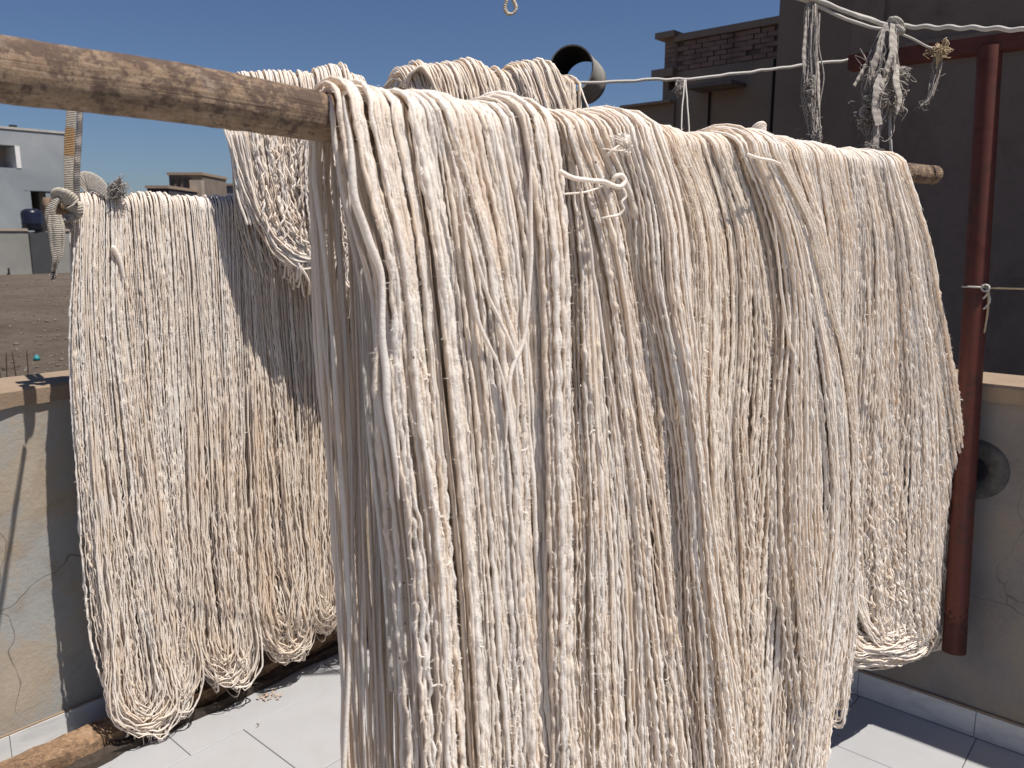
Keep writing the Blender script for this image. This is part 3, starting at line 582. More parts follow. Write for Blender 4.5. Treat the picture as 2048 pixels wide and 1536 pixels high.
# ---------------------------------------------------------------- yarn hanks
def hank_lock(fr, rows, zaxis, r_pole, n, layers=3, bulge=.012, stack=.012, r0=.0042, thick=0.0, bottom=True, crink=(.0006, .0026), endvar=.03, back=.7, seg=.0080, wander=.008, back_on=True, backshift=0., fsides=5, topk=1.0, lump=.0, close=.25, clump=.030, cbulge=.013, bmul=1.0, endround=.0):
    """rows [(s,z left),(s,z right)] resampled; returns list of batches (P, R, sides, front_flag, tints)
    fr(s, d, z): curtain coordinates, d toward the viewer from the pole axis plane"""
    L = np.array([r[0] for r in rows]); Rr = np.array([r[1] for r in rows])
    res = []
    length = np.sum(np.linalg.norm(np.diff((L + Rr) / 2, axis=0), axis=1))
    for ly in range(layers):
        cnt = max(2, int(n * (1 if ly == 0 else .75 if ly == 1 else .5)))
        sg = seg * (1, 2.3, 4.5, 5)[min(ly, 3)]; Nf = int(length / sg) + 4; sides = (fsides, 4, 3, 3)[min(ly, 3)]
        # denser, evenly spaced samples of the edge curves
        Lc = catmull(np.c_[L, np.zeros(len(L))], Nf)[:, :2]; Rc = catmull(np.c_[Rr, np.zeros(len(Rr))], Nf)[:, :2]
        t = np.linspace(0, 1, Nf); dist = t * length
        u0 = (np.arange(cnt) + .5 + rng.uniform(-.42, .42, cnt)) / cnt
        if ly == 0: u0[0] = .015; u0[-1] = .985
        env = np.minimum(1, t * 6)
        u = u0[:, None] + (noise1(cnt, dist, .38) * wander + noise1(cnt, dist, .16) * wander * .6) * env[None, :]
        u = np.clip(u, -.02, 1.02)
        wid0 = float(np.mean(np.abs(Rc[:, 0] - Lc[:, 0]))); nc = max(2, int(wid0 / clump)); eg = np.sort(np.r_[0, (np.arange(1, nc) + rng.uniform(-.3, .3, nc - 1)) / nc, 1]) + (.5 / nc if ly % 2 else 0)
        ci = np.clip(np.searchsorted(eg, u0) - 1, 0, nc - 1); cc = (eg[ci] + eg[ci + 1]) / 2; hw = (eg[ci + 1] - eg[ci]) / 2
        shr = (1 - .28 * (.5 + .5 * noise1(nc, dist, .30)) * env[None])[ci]; drift = (noise1(nc, dist, .33) * .22 * env[None])[ci] * hw[:, None]
        u = cc[:, None] + (u - cc[:, None]) * shr + drift
        u = np.clip(u, -.02, 1.02); cprof = np.sqrt(np.clip(1 - ((u0 - cc) / hw) ** 2, 0.0, 1))[:, None]
        cb = cbulge * (.35 + .65 * (.5 + .5 * noise1(nc, dist, .4)))[ci] * np.interp(t, [0, .1, 1], [.4, 1, 1])[None] * cprof + (rng.uniform(-.5, .5, nc) * cbulge)[ci][:, None]
        Q = Lc[None] * (1 - u[..., None]) + Rc[None] * u[..., None]
        sE = rng.normal(0, endvar, cnt)[:, None] * (np.clip((t - .55) / .45, 0, 1) ** 2)[None]
        Q[..., 1] += -sE + (np.abs(2 * u0 - 1) ** 2.2 * endround)[:, None] * (np.clip((t - .6) / .4, 0, 1) ** 2)[None]
        wdt = np.abs(Rc[:, 0] - Lc[:, 0]); bl = bulge * bmul * np.interp(t, [0, .12, .4, 1], [.30, .7, 1, 1.15])
        prof = np.sqrt(np.clip(1 - (2 * np.clip(u, 0, 1) - 1) ** 2, 0, 1))
        base = r_pole + r0 + stack - ly * r0 * 1.7
        sag = np.interp(t, [0, .15, .6, 1], [0, .0, -close * r_pole, -close * 1.3 * r_pole])
        d = base + cb + sag[None] + bl[None] * prof + rng.uniform(-1.0, .9, cnt)[:, None] * r0 + noise1(cnt, dist, .12) * .0022 * env
        am = crink[0] + (crink[1] - crink[0]) * t ** 1.6
        coarse = .015
        am = am[None] * rng.uniform(.35, 1.6, cnt)[:, None]
        if ly < 2:
            Q[..., 0] += noise1(cnt, dist, coarse) * am * 1.2 + noise1(cnt, dist, .05) * am * .8; d = d + noise1(cnt, dist, coarse) * am * 1.2
            Q[..., 1] += noise1(cnt, dist, .02) * am * .4
            if ly == 0: Q[..., 0] += noise1(cnt, dist, .0085) * .0009; d = d + noise1(cnt, dist, .0085) * .0010
        front = np.stack([Q[..., 0], d, Q[..., 1]], -1)
        # over the pole
        na = 9 if ly < 1 else 6; th = np.linspace(math.pi, 0, na + 1)[:-1]
        Rt = d[:, :1]; s0 = Q[:, 0, 0]; za = zaxis(s0)
        sb = s0 + rng.normal(0, .006, cnt) + backshift
        hx = noise1(1, u0 * wid0, .045)[0]; hmp = (1.0 + rng.uniform(-.03, .05, cnt) + lump * hx)[:, None]; Rv = r_pole + (Rt - r_pole) * topk
        arc = np.stack([sb[:, None] * (th / math.pi)[None] + s0[:, None] * (1 - th / math.pi)[None], Rt * np.cos(th)[None], za[:, None] + Rv * hmp * np.sin(th)[None]], -1)
        parts = [arc, front]
        zb = Q[:, -1, 1]
        if back_on:
            nb = 18 if ly < 2 else 9; tb_ = np.linspace(1, 0, nb + 1)[:-1]; idx = (tb_ * (Nf - 1)).astype(int)
            dz = za[:, None] + (zb - za)[:, None] * tb_[None]
            sb2 = sb[:, None] * (back) + Q[:, idx, 0] * (1 - back) + noise1(cnt, 1 - tb_, .3) * .018
            db = -(Rt * np.interp(tb_, [0, .1, 1], [1, .95, .72])[None] + noise1(cnt, 1 - tb_, .3) * .005)
            parts = [np.stack([sb2, db, dz], -1)] + parts
        if bottom:
            tb2 = np.linspace(0, math.pi, 6)[1:]; df = d[:, -1]; bd = -df * .7 if back_on else df - .05; c = (df + bd) / 2; rd = (df - bd) / 2
            sb3 = Q[:, -1, 0][:, None] + rng.normal(0, .012, cnt)[:, None] * (tb2 / math.pi)[None]
            parts.append(np.stack([sb3, c[:, None] + rd[:, None] * np.cos(tb2)[None], zb[:, None] - (rd * rng.uniform(.5, 1.1, cnt))[:, None] * np.sin(tb2)[None]], -1))
        PP = np.concatenate(parts, 1); NN = PP.shape[1]
        seglen = np.r_[0, np.cumsum(np.linalg.norm(np.diff(PP.mean(0), axis=0), axis=1))]
        R = r0 * (1 + .16 * noise1(cnt, seglen, .05) + .34 * noise1(cnt, seglen, .0105) + .16 * noise1(cnt, seglen, .2)) * (rng.uniform(.55, 1.3, cnt)[:, None])
        sl = noise1(cnt, seglen, .018); R = R * (1 + (.35 if r0 > .003 else .8) * np.clip(sl - .70, 0, 1) / .30)
        Wd = fr(PP[..., 0], PP[..., 1], PP[..., 2])
        res.append((Wd, R, sides, ly == 0, rng.uniform(0, 1, cnt) ** 1.5 * .9))
    return res
def core_sheet(fr, rows, zaxis, r_pole, depth, n=24):              # bundle of hidden inner yarn, closing the view through the hank
    L = catmull([(a, b, 0) for (a, b), _ in rows], 40)[:, :2]; R = catmull([(a, b, 0) for _, (a, b) in rows], 40)[:, :2]; V = []
    for j in range(25):
        for i in range(n + 1):
            u = .14 + .72 * i / n; q = L[j] * (1 - u) + R[j] * u
            V.append(fr(q[0], depth + .004 * math.sin(i * 2.4 + j * .3), q[1]))
    Fc = [(j * (n + 1) + i, j * (n + 1) + i + 1, (j + 1) * (n + 1) + i + 1, (j + 1) * (n + 1) + i) for j in range(24) for i in range(n)]
    return V, Fc
def tufts(ts, Wd, k, r=.0016, out=None, L=(.003, .012), tint=.2):
    """loose curled ends sticking out of random strands"""
    Sn, Nn, _ = Wd.shape; 
    for _ in range(k):
        i = rng.integers(0, Sn); j = rng.integers(int(Nn * .3), Nn - 10); p = Wd[i, j]; l = rng.uniform(*L)
        dr = out * rng.uniform(.3, .9) + np.array([rng.normal(0, .5), rng.normal(0, .5), rng.normal(0, .7)]); dr = unit(dr)
        c = unit(np.cross(dr, rng.normal(0, 1, 3))); ts.curve([p, p + dr * l * .5 + c * l * .1, p + dr * l * .9 + c * l * .45, p + dr * l * .8 + c * l * .8], [r * 1.3, r * 1.5, r * 1.1, r * .8], 6, 3, 0, tint=tint)
def fuzz(Wd, R, k, nrm, lmin=.003, lmax=.011, wd=.00028):
    Sn, Nn, _ = Wd.shape; i = rng.integers(0, Sn, k); j = rng.integers(2, Nn - 2, k); p = Wd[i, j]; T = Wd[i, np.minimum(j + 1, Nn - 1)] - Wd[i, j - 1]; T /= np.maximum(1e-9, np.linalg.norm(T, axis=1, keepdims=True))
    d = rng.normal(0, 1, (k, 3)) + nrm * .6; d -= T * np.sum(d * T, 1, keepdims=True) * .7; d /= np.linalg.norm(d, axis=1, keepdims=True)
    r = R[i, j][:, None]; l = rng.uniform(lmin, lmax, (k, 1)); sd_ = np.cross(d, rng.normal(0, 1, (k, 3))); sd_ /= np.linalg.norm(sd_, axis=1, keepdims=True)
    a = p + d * r * .8; b_ = a + d * l * .55 + sd_ * l * .1; c = a + d * l * .8 + sd_ * l * .5; w2 = sd_ * wd; w3 = np.cross(d, sd_) * wd
    V = np.stack([a - w3, a + w3, b_ - w3, b_ + w3, c], 1).reshape(-1, 3); base = np.arange(k)[:, None] * 5
    F1 = np.concatenate([base + np.array([0, 1, 3]), base + np.array([0, 3, 2]), base + np.array([2, 3, 4])], 0)
    return V, F1
class Hank:
    def __init__(s, name, base, label, group, mt):
        s.t = thing(name, base, label, 'yarn hank', group); s.mass = TubeSet(); s.m = mt; s.fz = []; s.nstr = 0; s.core = []
    def lock(s, batches, nrm, tuft=10, fz=2500, fzp=None, indiv=True):
        for (Wd, R, sides, front, tints) in batches:
            if front and indiv:
                V, Fq = tubes(Wd, R, sides)
                for k in range(len(V)): mesh_obj('yarn_strand', V[k], Fq, s.m, s.t, True, tint=np.full(len(V[k]), tints[k])); s.nstr += 1
            else: s.mass.add(Wd, R, sides, tints)
            if front:
                if tuft: tufts(s.mass, Wd, tuft * 3, r=.0011, out=nrm)
                if fz: s.fz.append(fuzz(Wd, R, int(fz * .45), nrm))
    def done(s):
        if s.mass.V: s.mass.build('inner_yarn', s.m, s.t, True)
        if s.fz:
            Vs = np.concatenate([v for v, f in s.fz]); off = 0; Fs = []
            for v, f in s.fz: Fs.append(f + off); off += len(v)
            o = mesh_obj('fibre_fuzz', Vs, np.concatenate(Fs), s.m, s.t, tint=np.full(len(Vs), .1)); o['kind'] = 'stuff'
        for (V, Fc) in s.core: o = mesh_obj('core_yarn', V, Fc, s.m, s.t, True); o['kind'] = 'stuff'

# curtain A ------------------------------------------------------
axA = A1.copy(); sA2 = float(np.dot(A2 - A1, eA))
def zaxA(s_): return A1[2] + (A2[2] - A1[2]) * np.asarray(s_) / sA2
def frA(s_, d, z):
    s_ = np.asarray(s_, float); return A1 * np.array([1, 1, 0]) + s_[..., None] * eA + np.asarray(d, float)[..., None] * nA + np.asarray(z, float)[..., None] * UP
OFFA = .055
def rowsA(rows, off=None):
    off = OFFA if off is None else off
    out = []
    P0 = A1 + nA * off
    for i, (y, xl, xr) in enumerate(rows):
        l, r = on_plane(xl, y, P0, nA), on_plane(xr, y, P0, nA); pl_ = (float(np.dot(l - A1, eA)), l[2]); pr = (float(np.dot(r - A1, eA)), r[2])
        if i == 0: pl_ = (pl_[0], float(zaxA(pl_[0]))); pr = (pr[0], float(zaxA(pr[0])))
        out.append((pl_, pr))
    return out
def width_strands(rows, pitch): return max(3, int(max(abs(r[1][0] - r[0][0]) for r in rows[:3]) / pitch))
GA = 'undyed cotton hanks hung over the front pole'
HA = []
def hankA(label, locks, mt=None, pitch=.0054, r0=.0027, tuft=8, fz=6000, **kw):
    mt = mt or M_YARN
    first = rowsA(locks[0][0]); base = frA(np.array(first[0][0][0]), 0, np.array(.3))
    h = Hank('yarn_hank', base, label, GA, mt)
    for rows, st_, kk in locks:
        rr = rowsA(rows); a = dict(kw); a.update(kk); pt = a.pop('pitch', pitch); r_ = a.pop('r0', r0); a.setdefault('bmul', 2.7); a.setdefault('topk', .42); a.setdefault('lump', .10); a.setdefault('backshift', -.015)
        h.lock(hank_lock(frA, rr, zaxA, RA, width_strands(rr, pt), stack=st_, r0=r_, **a), nA, tuft, fz)
        h.core.append(core_sheet(frA, rr, zaxA, RA, RA * .4))
    h.done(); HA.append(h); return h
D = dict
hankA('thick slubby cotton hank hanging nearest at the left end of the front pole', [
    ([(245, 684, 780), (400, 704, 800), (560, 742, 815), (800, 752, 835), (1100, 785, 868), (1536, 800, 900), (2000, 815, 925)], .004, D(bulge=.022, backshift=.018, back=1.0)),
    ([(250, 765, 872), (400, 785, 890), (560, 800, 905), (800, 822, 925), (1100, 852, 950), (1536, 880, 985), (2000, 890, 1000)], .008, D(bulge=.014, backshift=.012, back=1.0)),
    ([(262, 855, 960), (400, 872, 985), (560, 888, 1010), (800, 915, 1035), (1100, 940, 1050), (1536, 965, 1085), (2000, 970, 1090)], .010, D(bulge=.013)),
    ([(272, 945, 1040), (400, 965, 1060), (560, 985, 1070), (800, 1000, 1080), (1100, 1020, 1090), (1536, 1050, 1110), (1950, 1060, 1120)], .008, D(bulge=.012)),
    ([(285, 1022, 1106), (400, 1035, 1110), (560, 1045, 1110), (800, 1050, 1108), (1100, 1055, 1112), (1300, 1060, 1114), (1536, 1070, 1130), (1900, 1075, 1132)], .026, D(bulge=.018)),
    ([(262, 868, 905), (400, 905, 945), (560, 945, 985), (700, 985, 1020), (900, 1010, 1040), (1200, 1000, 1030), (1536, 990, 1020), (1900, 990, 1020)], .024, D(bulge=.008, layers=1, back_on=False)),
], r0=.0033, pitch=.0064, tuft=12, fz=7000)
hankA('hank with a tied bow near its top, just right of the thick slubby one', [
    ([(290, 1124, 1215), (400, 1134, 1240), (560, 1140, 1265), (800, 1140, 1290), (1100, 1148, 1325), (1300, 1150, 1340), (1536, 1165, 1345), (1800, 1180, 1350)], -.014, D(bulge=.014)),
    ([(290, 1130, 1180), (400, 1160, 1225), (560, 1195, 1250), (800, 1225, 1290), (1000, 1250, 1325), (1200, 1270, 1345), (1450, 1290, 1390), (1750, 1310, 1410)], .018, D(bulge=.009, layers=2, back_on=False)),
    ([(290, 1136, 1170), (400, 1148, 1180), (800, 1160, 1205), (1200, 1168, 1225), (1500, 1175, 1240), (1800, 1180, 1250)], .002, D(bulge=.009, layers=2, back_on=False)),
], r0=.0028, pitch=.0055)
hankA('smooth overlapping hank rising highest on the pole, right of the bow', [
    ([(295, 1222, 1312), (400, 1248, 1335), (560, 1258, 1345), (700, 1290, 1352), (900, 1320, 1365), (1150, 1335, 1400), (1350, 1350, 1440), (1600, 1375, 1470)], .036, D(bulge=.018, layers=2)),
    ([(295, 1190, 1250), (380, 1235, 1275), (560, 1262, 1310), (800, 1285, 1345), (1000, 1300, 1350), (1300, 1310, 1360), (1600, 1320, 1370)], .018, D(bulge=.008, layers=2, back_on=False)),
], r0=.0027, pitch=.0054)
hankA('cream hank with a pocket-like opening at its top left of centre', [
    ([(300, 1312, 1400), (420, 1338, 1440), (600, 1352, 1448), (800, 1345, 1440), (1000, 1345, 1445), (1200, 1370, 1480), (1400, 1400, 1500), (1620, 1420, 1510)], .002, D(bulge=.013)),
    ([(300, 1325, 1365), (420, 1360, 1400), (600, 1372, 1415), (800, 1370, 1412), (1000, 1352, 1400), (1200, 1345, 1392), (1400, 1360, 1420), (1560, 1380, 1440)], .020, D(bulge=.008, layers=1, back_on=False)),
], pitch=.0054, mt=M_YARN2)
hankA('narrow creamy hank between two dark folds in the middle right', [
    ([(310, 1395, 1495), (450, 1430, 1515), (650, 1445, 1512), (850, 1432, 1500), (1050, 1430, 1520), (1250, 1432, 1535), (1450, 1445, 1530), (1580, 1460, 1520)], -.004, D(bulge=.012)),
    ([(310, 1440, 1500), (450, 1480, 1535), (650, 1505, 1560), (850, 1500, 1545), (1050, 1490, 1540), (1250, 1480, 1530), (1500, 1480, 1528)], .012, D(bulge=.009, layers=1, back_on=False)),
], pitch=.0054, mt=M_YARN2, crink=(.0007, .0034))
hankA('twisted hank with a small knot on top sweeping down to the right', [
    ([(318, 1490, 1610), (420, 1530, 1625), (600, 1570, 1650), (800, 1595, 1685), (1000, 1610, 1690), (1200, 1590, 1690), (1400, 1575, 1650), (1560, 1560, 1620)], .020, D(bulge=.018)),
    ([(318, 1495, 1560), (600, 1520, 1600), (900, 1532, 1640), (1200, 1528, 1650), (1400, 1520, 1640), (1600, 1515, 1630)], -.004, D(bulge=.010)),
    ([(318, 1475, 1540), (420, 1515, 1570), (600, 1545, 1600), (800, 1535, 1620), (1000, 1535, 1625), (1200, 1545, 1640), (1400, 1570, 1640), (1580, 1590, 1625)], .034, D(bulge=.012, layers=2, back_on=False)),
    ([(318, 1500, 1545), (450, 1560, 1600), (620, 1605, 1645), (760, 1640, 1680), (1000, 1660, 1690), (1250, 1650, 1685), (1400, 1630, 1670)], .040, D(bulge=.010, layers=2, back_on=False)),
], pitch=.0054)
hankA('flat straight hank with fine even strands, second from the right end', [
    ([(326, 1600, 1705), (450, 1625, 1705), (650, 1645, 1700), (850, 1655, 1692), (1050, 1650, 1690), (1250, 1632, 1688), (1400, 1620, 1660)], .002, D(bulge=.011, endround=.10, endvar=.02)),
    ([(326, 1625, 1700), (450, 1640, 1712), (650, 1650, 1705), (850, 1652, 1695), (1050, 1640, 1692), (1250, 1630, 1690), (1370, 1640, 1680)], .020, D(bulge=.008, layers=1, back_on=False)),
], pitch=.0052, r0=.0026)
OFFA = .028
hR = hankA('loose frizzy hank with looped bottom at the right end of the pole', [
    ([(332, 1692, 1750), (500, 1700, 1768), (700, 1695, 1780), (900, 1688, 1785), (1050, 1685, 1790), (1180, 1690, 1810), (1262, 1700, 1800)], .004, D(bulge=.013, endvar=.018, crink=(.0008, .0055))),
    ([(332, 1738, 1782), (500, 1750, 1815), (700, 1765, 1845), (900, 1770, 1865), (1050, 1760, 1875), (1180, 1760, 1880), (1250, 1770, 1880)], .012, D(bulge=.016, endvar=.018, crink=(.0008, .0050))),
    ([(332, 1768, 1798), (500, 1800, 1828), (700, 1830, 1868), (900, 1855, 1905), (1050, 1868, 1928), (1150, 1868, 1934), (1225, 1862, 1900)], .010, D(bulge=.018, endvar=.012, crink=(.0008, .0045))),
], pitch=.0052, r0=.0026, tuft=20, fz=5000)

# looped bottom and stray strands for right hank, cross loops
def stray(h_parent, pts, r, name='loose_strand', mt=None, n=50, jit=.0012):
    return tube_obj(name, pts, r, mt or M_YARN, h_parent, 7, n, jit, tint=.1)
def pa(px, y, d=.085):                                            # point in front of curtain A
    return on_plane(px, y, A1 + nA * d, nA)
ts = TubeSet()
for k in range(90):
    a = rng.uniform(0, 1); dd = rng.uniform(.03, .075); dz = rng.uniform(-14, 14) + a * 55
    ts.curve([pa(1698 + a * 25, 1130 + dz * .3, dd), pa(1712 + a * 22, 1210 + dz * .4, dd), pa(1748 + a * 12, 1285 + dz * .15 - a * 30, dd), pa(1805, 1318 - a * 62 + rng.uniform(-6, 6), dd), pa(1858 - a * 6, 1296 - a * 60, dd), pa(1886 - a * 14, 1238 - a * 55, dd), pa(1892 - a * 20, 1150 - a * 30, dd * .9)], .0029, 60, 4, .0030, .022, tint=rng.uniform(0, .8))
for k in range(150):                                               # frizz in the open pocket
    c = pa(rng.uniform(1700, 1880), rng.uniform(1090, 1290), rng.uniform(.02, .07)); ts.curve([c + rng.normal(0, .014, 3) * np.array([1, 1, 1.3]) for _ in range(5)], .0016, 26, 5, .002, .012, tint=rng.uniform(0, .6))
for k in range(230):                                               # heavy outer loop of the whole hank
    a = rng.uniform(0, 1); dd = rng.uniform(.01, .06) + .02 * math.sin(a * 3.1); j = lambda q: rng.normal(0, q)
    ts.curve([pa(1822 + a * 34, 620 + j(8), dd), pa(1868 + a * 36 + j(2), 880, dd), pa(1890 + a * 40 + j(2), 1060, dd), pa(1884 + a * 46 + j(3), 1160 + j(5), dd), pa(1862 + a * 40 + j(3), 1230 + a * 22 + j(6), dd), pa(1815 + a * 18 + j(4), 1268 + a * 40 + j(6), dd), pa(1755 + j(5), 1272 + a * 52 + j(7), dd), pa(1712 - a * 8 + j(5), 1255 + a * 60, dd * .9), pa(1694 + j(3), 1190 + a * 70, dd * .7)], .0027 * rng.uniform(.6, 1.2), 62, 4, .0032, .022, tint=rng.uniform(0, .9))
ts.build('looped_bottom', M_YARN, hR.t, True)

# bow and loose string tied on the second hank
hb = HA[1].t
stray(hb, [pa(1118, 342, .085), pa(1135, 352, .095), pa(1180, 361, .10), pa(1210, 364, .105), pa(1228, 372, .11), pa(1244, 372, .112), pa(1251, 360, .112), pa(1243, 351, .11), pa(1232, 353, .108), pa(1222, 368, .10), pa(1212, 374, .09)], .0036, 'tie_string', n=80, jit=.0006)
stray(hb, [pa(1246, 375, .105), pa(1252, 392, .108), pa(1243, 405, .106), pa(1248, 418, .108), pa(1240, 428, .105), pa(1218, 434, .10), pa(1200, 438, .09)], .0019, 'tie_string', n=50, jit=.0005)
stray(hb, [pa(1125, 388, .07), pa(1170, 384, .085), pa(1205, 372, .085)], .0016, 'tie_string', n=30, jit=.0006)
kn = TubeSet()
for k in range(9): kn.curve([pa(1247, 290, .095) + rng.normal(0, .007, 3) for _ in range(6)], .0034, 30, 6, tint=.1)
for k in range(14): kn.curve([pa(1247, 290, .095), pa(1247 + rng.normal(0, 9), 290 + rng.normal(0, 9), .105), pa(1247 + rng.normal(0, 20), 290 + rng.normal(0, 13), .11)], .0009, 12, 4, .001, tint=.1)
kn.curve([pa(1245, 292, .095), pa(1228, 300, .10), pa(1212, 312, .09)], .003, 20, 6, .0006, tint=.1)
kn.build('tie_knot', M_YARN, hb)
# small knot and loop on the twisted hank, loop on the cream one
ht = HA[5].t; kt = TubeSet(); c = at(1516, 271, 1.66)
for k in range(8):
    a = k * .4; kt.curve([c + np.array([.013 * math.cos(b_ + a), .010 * math.sin(b_ * 1 + a), .010 * math.sin(b_ + a * 2) + .002 * k]) for b_ in np.linspace(0, 6.28, 9)], .0036, 26, 6, tint=.1)
kt.curve([c - UP * .01, c - UP * .03 + eA * .004, c - UP * .055], .010, 14, 7, .001, tint=.1); kt.build('top_knot', M_YARN, ht)
stray(HA[4].t, [at(1412, 278, 1.56), at(1428, 269, 1.55), at(1448, 268, 1.56), at(1462, 278, 1.56), at(1470, 296, 1.54)], .0030, 'loose_loop', n=40, jit=.0006)
stray(ht, [pa(1494, 308, .095), pa(1512, 316, .10), pa(1545, 322, .10), pa(1560, 330, .095)], .0030, 'tie_string', n=40)
# individually visible wandering strands in front of the hanks
for hi, pts, r in (
    (0, [(688, 190), (700, 300), (708, 400), (738, 480), (762, 540), (765, 640), (772, 760), (782, 860), (800, 1000)], .0048),
    (0, [(905, 300), (925, 420), (965, 560), (1000, 640), (1030, 720), (1036, 860)], .0030),
    (0, [(925, 440), (960, 650), (1000, 740), (1020, 850), (1040, 1000)], .0028),
    (0, [(1062, 300), (1062, 420), (1058, 560), (1045, 680), (1020, 760), (1012, 900)], .0030),
    (1, [(1150, 330), (1190, 560), (1215, 720), (1240, 900), (1262, 1080)], .0026),
    (3, [(1340, 500), (1370, 760), (1400, 900), (1404, 1060), (1385, 1160), (1380, 1300)], .0028),
    (5, [(1545, 430), (1580, 680), (1620, 800), (1610, 1000)], .0028),
    (7, [(1705, 760), (1712, 900), (1712, 980), (1700, 1020), (1722, 1060), (1740, 1080)], .0026),
    (7, [(1730, 500), (1748, 700), (1790, 900), (1820, 1080), (1830, 1180)], .0026)):
    stray(HA[hi].t, [pa(x, y, .092 if hi else .088) for x, y in pts], [.0012, r, r * 1.15, r * .8, r * 1.1, r * .8, .0012], n=140, jit=.0016)

# curtain B ------------------------------------------------------
def zaxB(s_): return B1[2] + (B2[2] - B1[2]) * np.asarray(s_) / 1.15
def frB(s_, d, z):
    s_ = np.asarray(s_, float); return B1 * np.array([1, 1, 0]) + s_[..., None] * eB + np.asarray(d, float)[..., None] * nB + np.asarray(z, float)[..., None] * UP
def rowsB(rows, off=.04):
    out = []; P0 = B1 + nB * off
    for i, (y, xl, xr) in enumerate(rows):
        l, r = on_plane(xl, y, P0, nB), on_plane(xr, y, P0, nB); a, b_ = (float(np.dot(l - B1, eB)), l[2]), (float(np.dot(r - B1, eB)), r[2])
        if i == 0: a = (a[0], float(zaxB(a[0]))); b_ = (b_[0], float(zaxB(b_[0])))
        out.append((a, b_))
    return out
GB = 'undyed cotton hanks hung over the back left pole'
def hankB(label, locks, mt=None, pitch=.0058, r0=.0028, **kw):
    h = Hank('yarn_hank', frB(np.array(rowsB(locks[0][0])[0][0][0]), 0, np.array(.3)), label, GB, mt or M_YARN)
    for rows, st_, kk in locks:
        rr = rowsB(rows); a = D(bulge=.020, crink=(.0006, .0040), endvar=.02, endround=.06, seg=.0098, close=.0, fsides=4); a.update(kw); a.update(kk); p_ = a.pop('pitch', pitch); r_ = a.pop('r0', r0)
        h.lock(hank_lock(frB, rr, zaxB, .022, width_strands(rr, p_), stack=st_, r0=r_, **a), nB, 8, 900)
        h.core.append(core_sheet(frB, rr, zaxB, .022, .008))
        if st_ > 0: lobe(h.mass, frB, rr, int(22 * (abs(rr[-2][1][0] - rr[-2][0][0]) / .16) + 10), st_ + .03)
    h.done(); return h
def lobe(ts, fr, rr, k, d0):                                       # strands that turn round the bottom of a lobe in its own plane
    L = np.array([r[0] for r in rr]); Q = np.array([r[1] for r in rr]); Lc = catmull(np.c_[L, np.zeros(len(L))], 60)[:, :2]; Rc = catmull(np.c_[Q, np.zeros(len(Q))], 60)[:, :2]
    for q in range(k):
        a = rng.uniform(.0, .9); i0 = int(rng.uniform(20, 36)); d1 = rng.uniform(.02, .06) + d0 * .6; P = []
        for i in list(range(i0, 50, 5)): P.append((Lc[i] * (1 - a * .5) + Rc[i] * a * .5, d1))
        bt = (Lc[57] + Rc[57]) / 2; wq = (Rc[55] - Lc[55]) * (1 - a) * .5; up = (.03 + .12 * a)
        for th in (2.6, 2.0, 1.57, 1.1, .5): P.append((bt + wq * math.cos(th) * 1.0 + np.array([0, up - .04 - .075 * (1 - .4 * a) * math.sin(th) + rng.normal(0, .006)]), d1 + rng.normal(0, .004)))
        for i in list(range(48, i0 + 4, -6)): P.append((Lc[i] * a * .5 + Rc[i] * (1 - a * .5), d1))
        W_ = [fr(np.array(p[0] + rng.normal(0, .003)), np.array(d), np.array(p[1] + rng.normal(0, .003))) for p, d in P]
        ts.curve(W_, .0027 * rng.uniform(.6, 1.25), 70, 4, .0040, .022, tint=rng.uniform(0, .9))
hB = [hankB('leftmost hank with a long pointed bottom near the floor beside the webbing knot', [
    ([(425, 160, 262), (600, 150, 262), (800, 158, 285), (1000, 172, 310), (1200, 190, 335), (1350, 215, 352), (1455, 235, 345)], .006, {}),
    ([(425, 240, 352), (600, 250, 362), (800, 262, 368), (1000, 285, 378), (1200, 310, 388), (1320, 330, 388), (1410, 335, 380)], .004, {}),
    ([(425, 156, 180), (700, 141, 172), (1000, 156, 200), (1200, 170, 230), (1350, 195, 270), (1440, 225, 300)], -.004, D(layers=2)),
]), hankB('second hank from left with a rounded end below the grey webbing', [
    ([(418, 345, 415), (600, 358, 430), (800, 365, 440), (1000, 372, 450), (1200, 388, 470), (1350, 410, 480)], .003, {}),
    ([(418, 405, 480), (600, 415, 482), (800, 425, 490), (1000, 430, 492), (1200, 445, 500), (1355, 450, 502)], .005, {}),
]), hankB('third hank of the back pole, half shaded by the bundle hanging above', [
    ([(410, 474, 530), (600, 482, 540), (800, 490, 560), (1000, 496, 575), (1200, 508, 600), (1300, 530, 612)], .003, {}),
    ([(410, 520, 585), (600, 530, 595), (800, 548, 610), (1000, 565, 615), (1200, 580, 628), (1290, 560, 620)], .005, {}),
], mt=M_YARN2), hankB('creamy far hank of the back pole half hidden behind the front hanks', [
    ([(402, 575, 650), (600, 588, 660), (800, 600, 670), (1000, 605, 670), (1200, 618, 668), (1245, 625, 668)], .004, {}),
    ([(400, 640, 720), (600, 650, 730), (1000, 655, 725), (1235, 660, 720)], .004, {}),
], mt=M_YARN2)]
stray(hB[0].t, [on_plane(x, y, B1 + nB * .065, nB) for x, y in ((225, 490), (240, 520), (250, 560))], [.008, .006, .004], n=24)

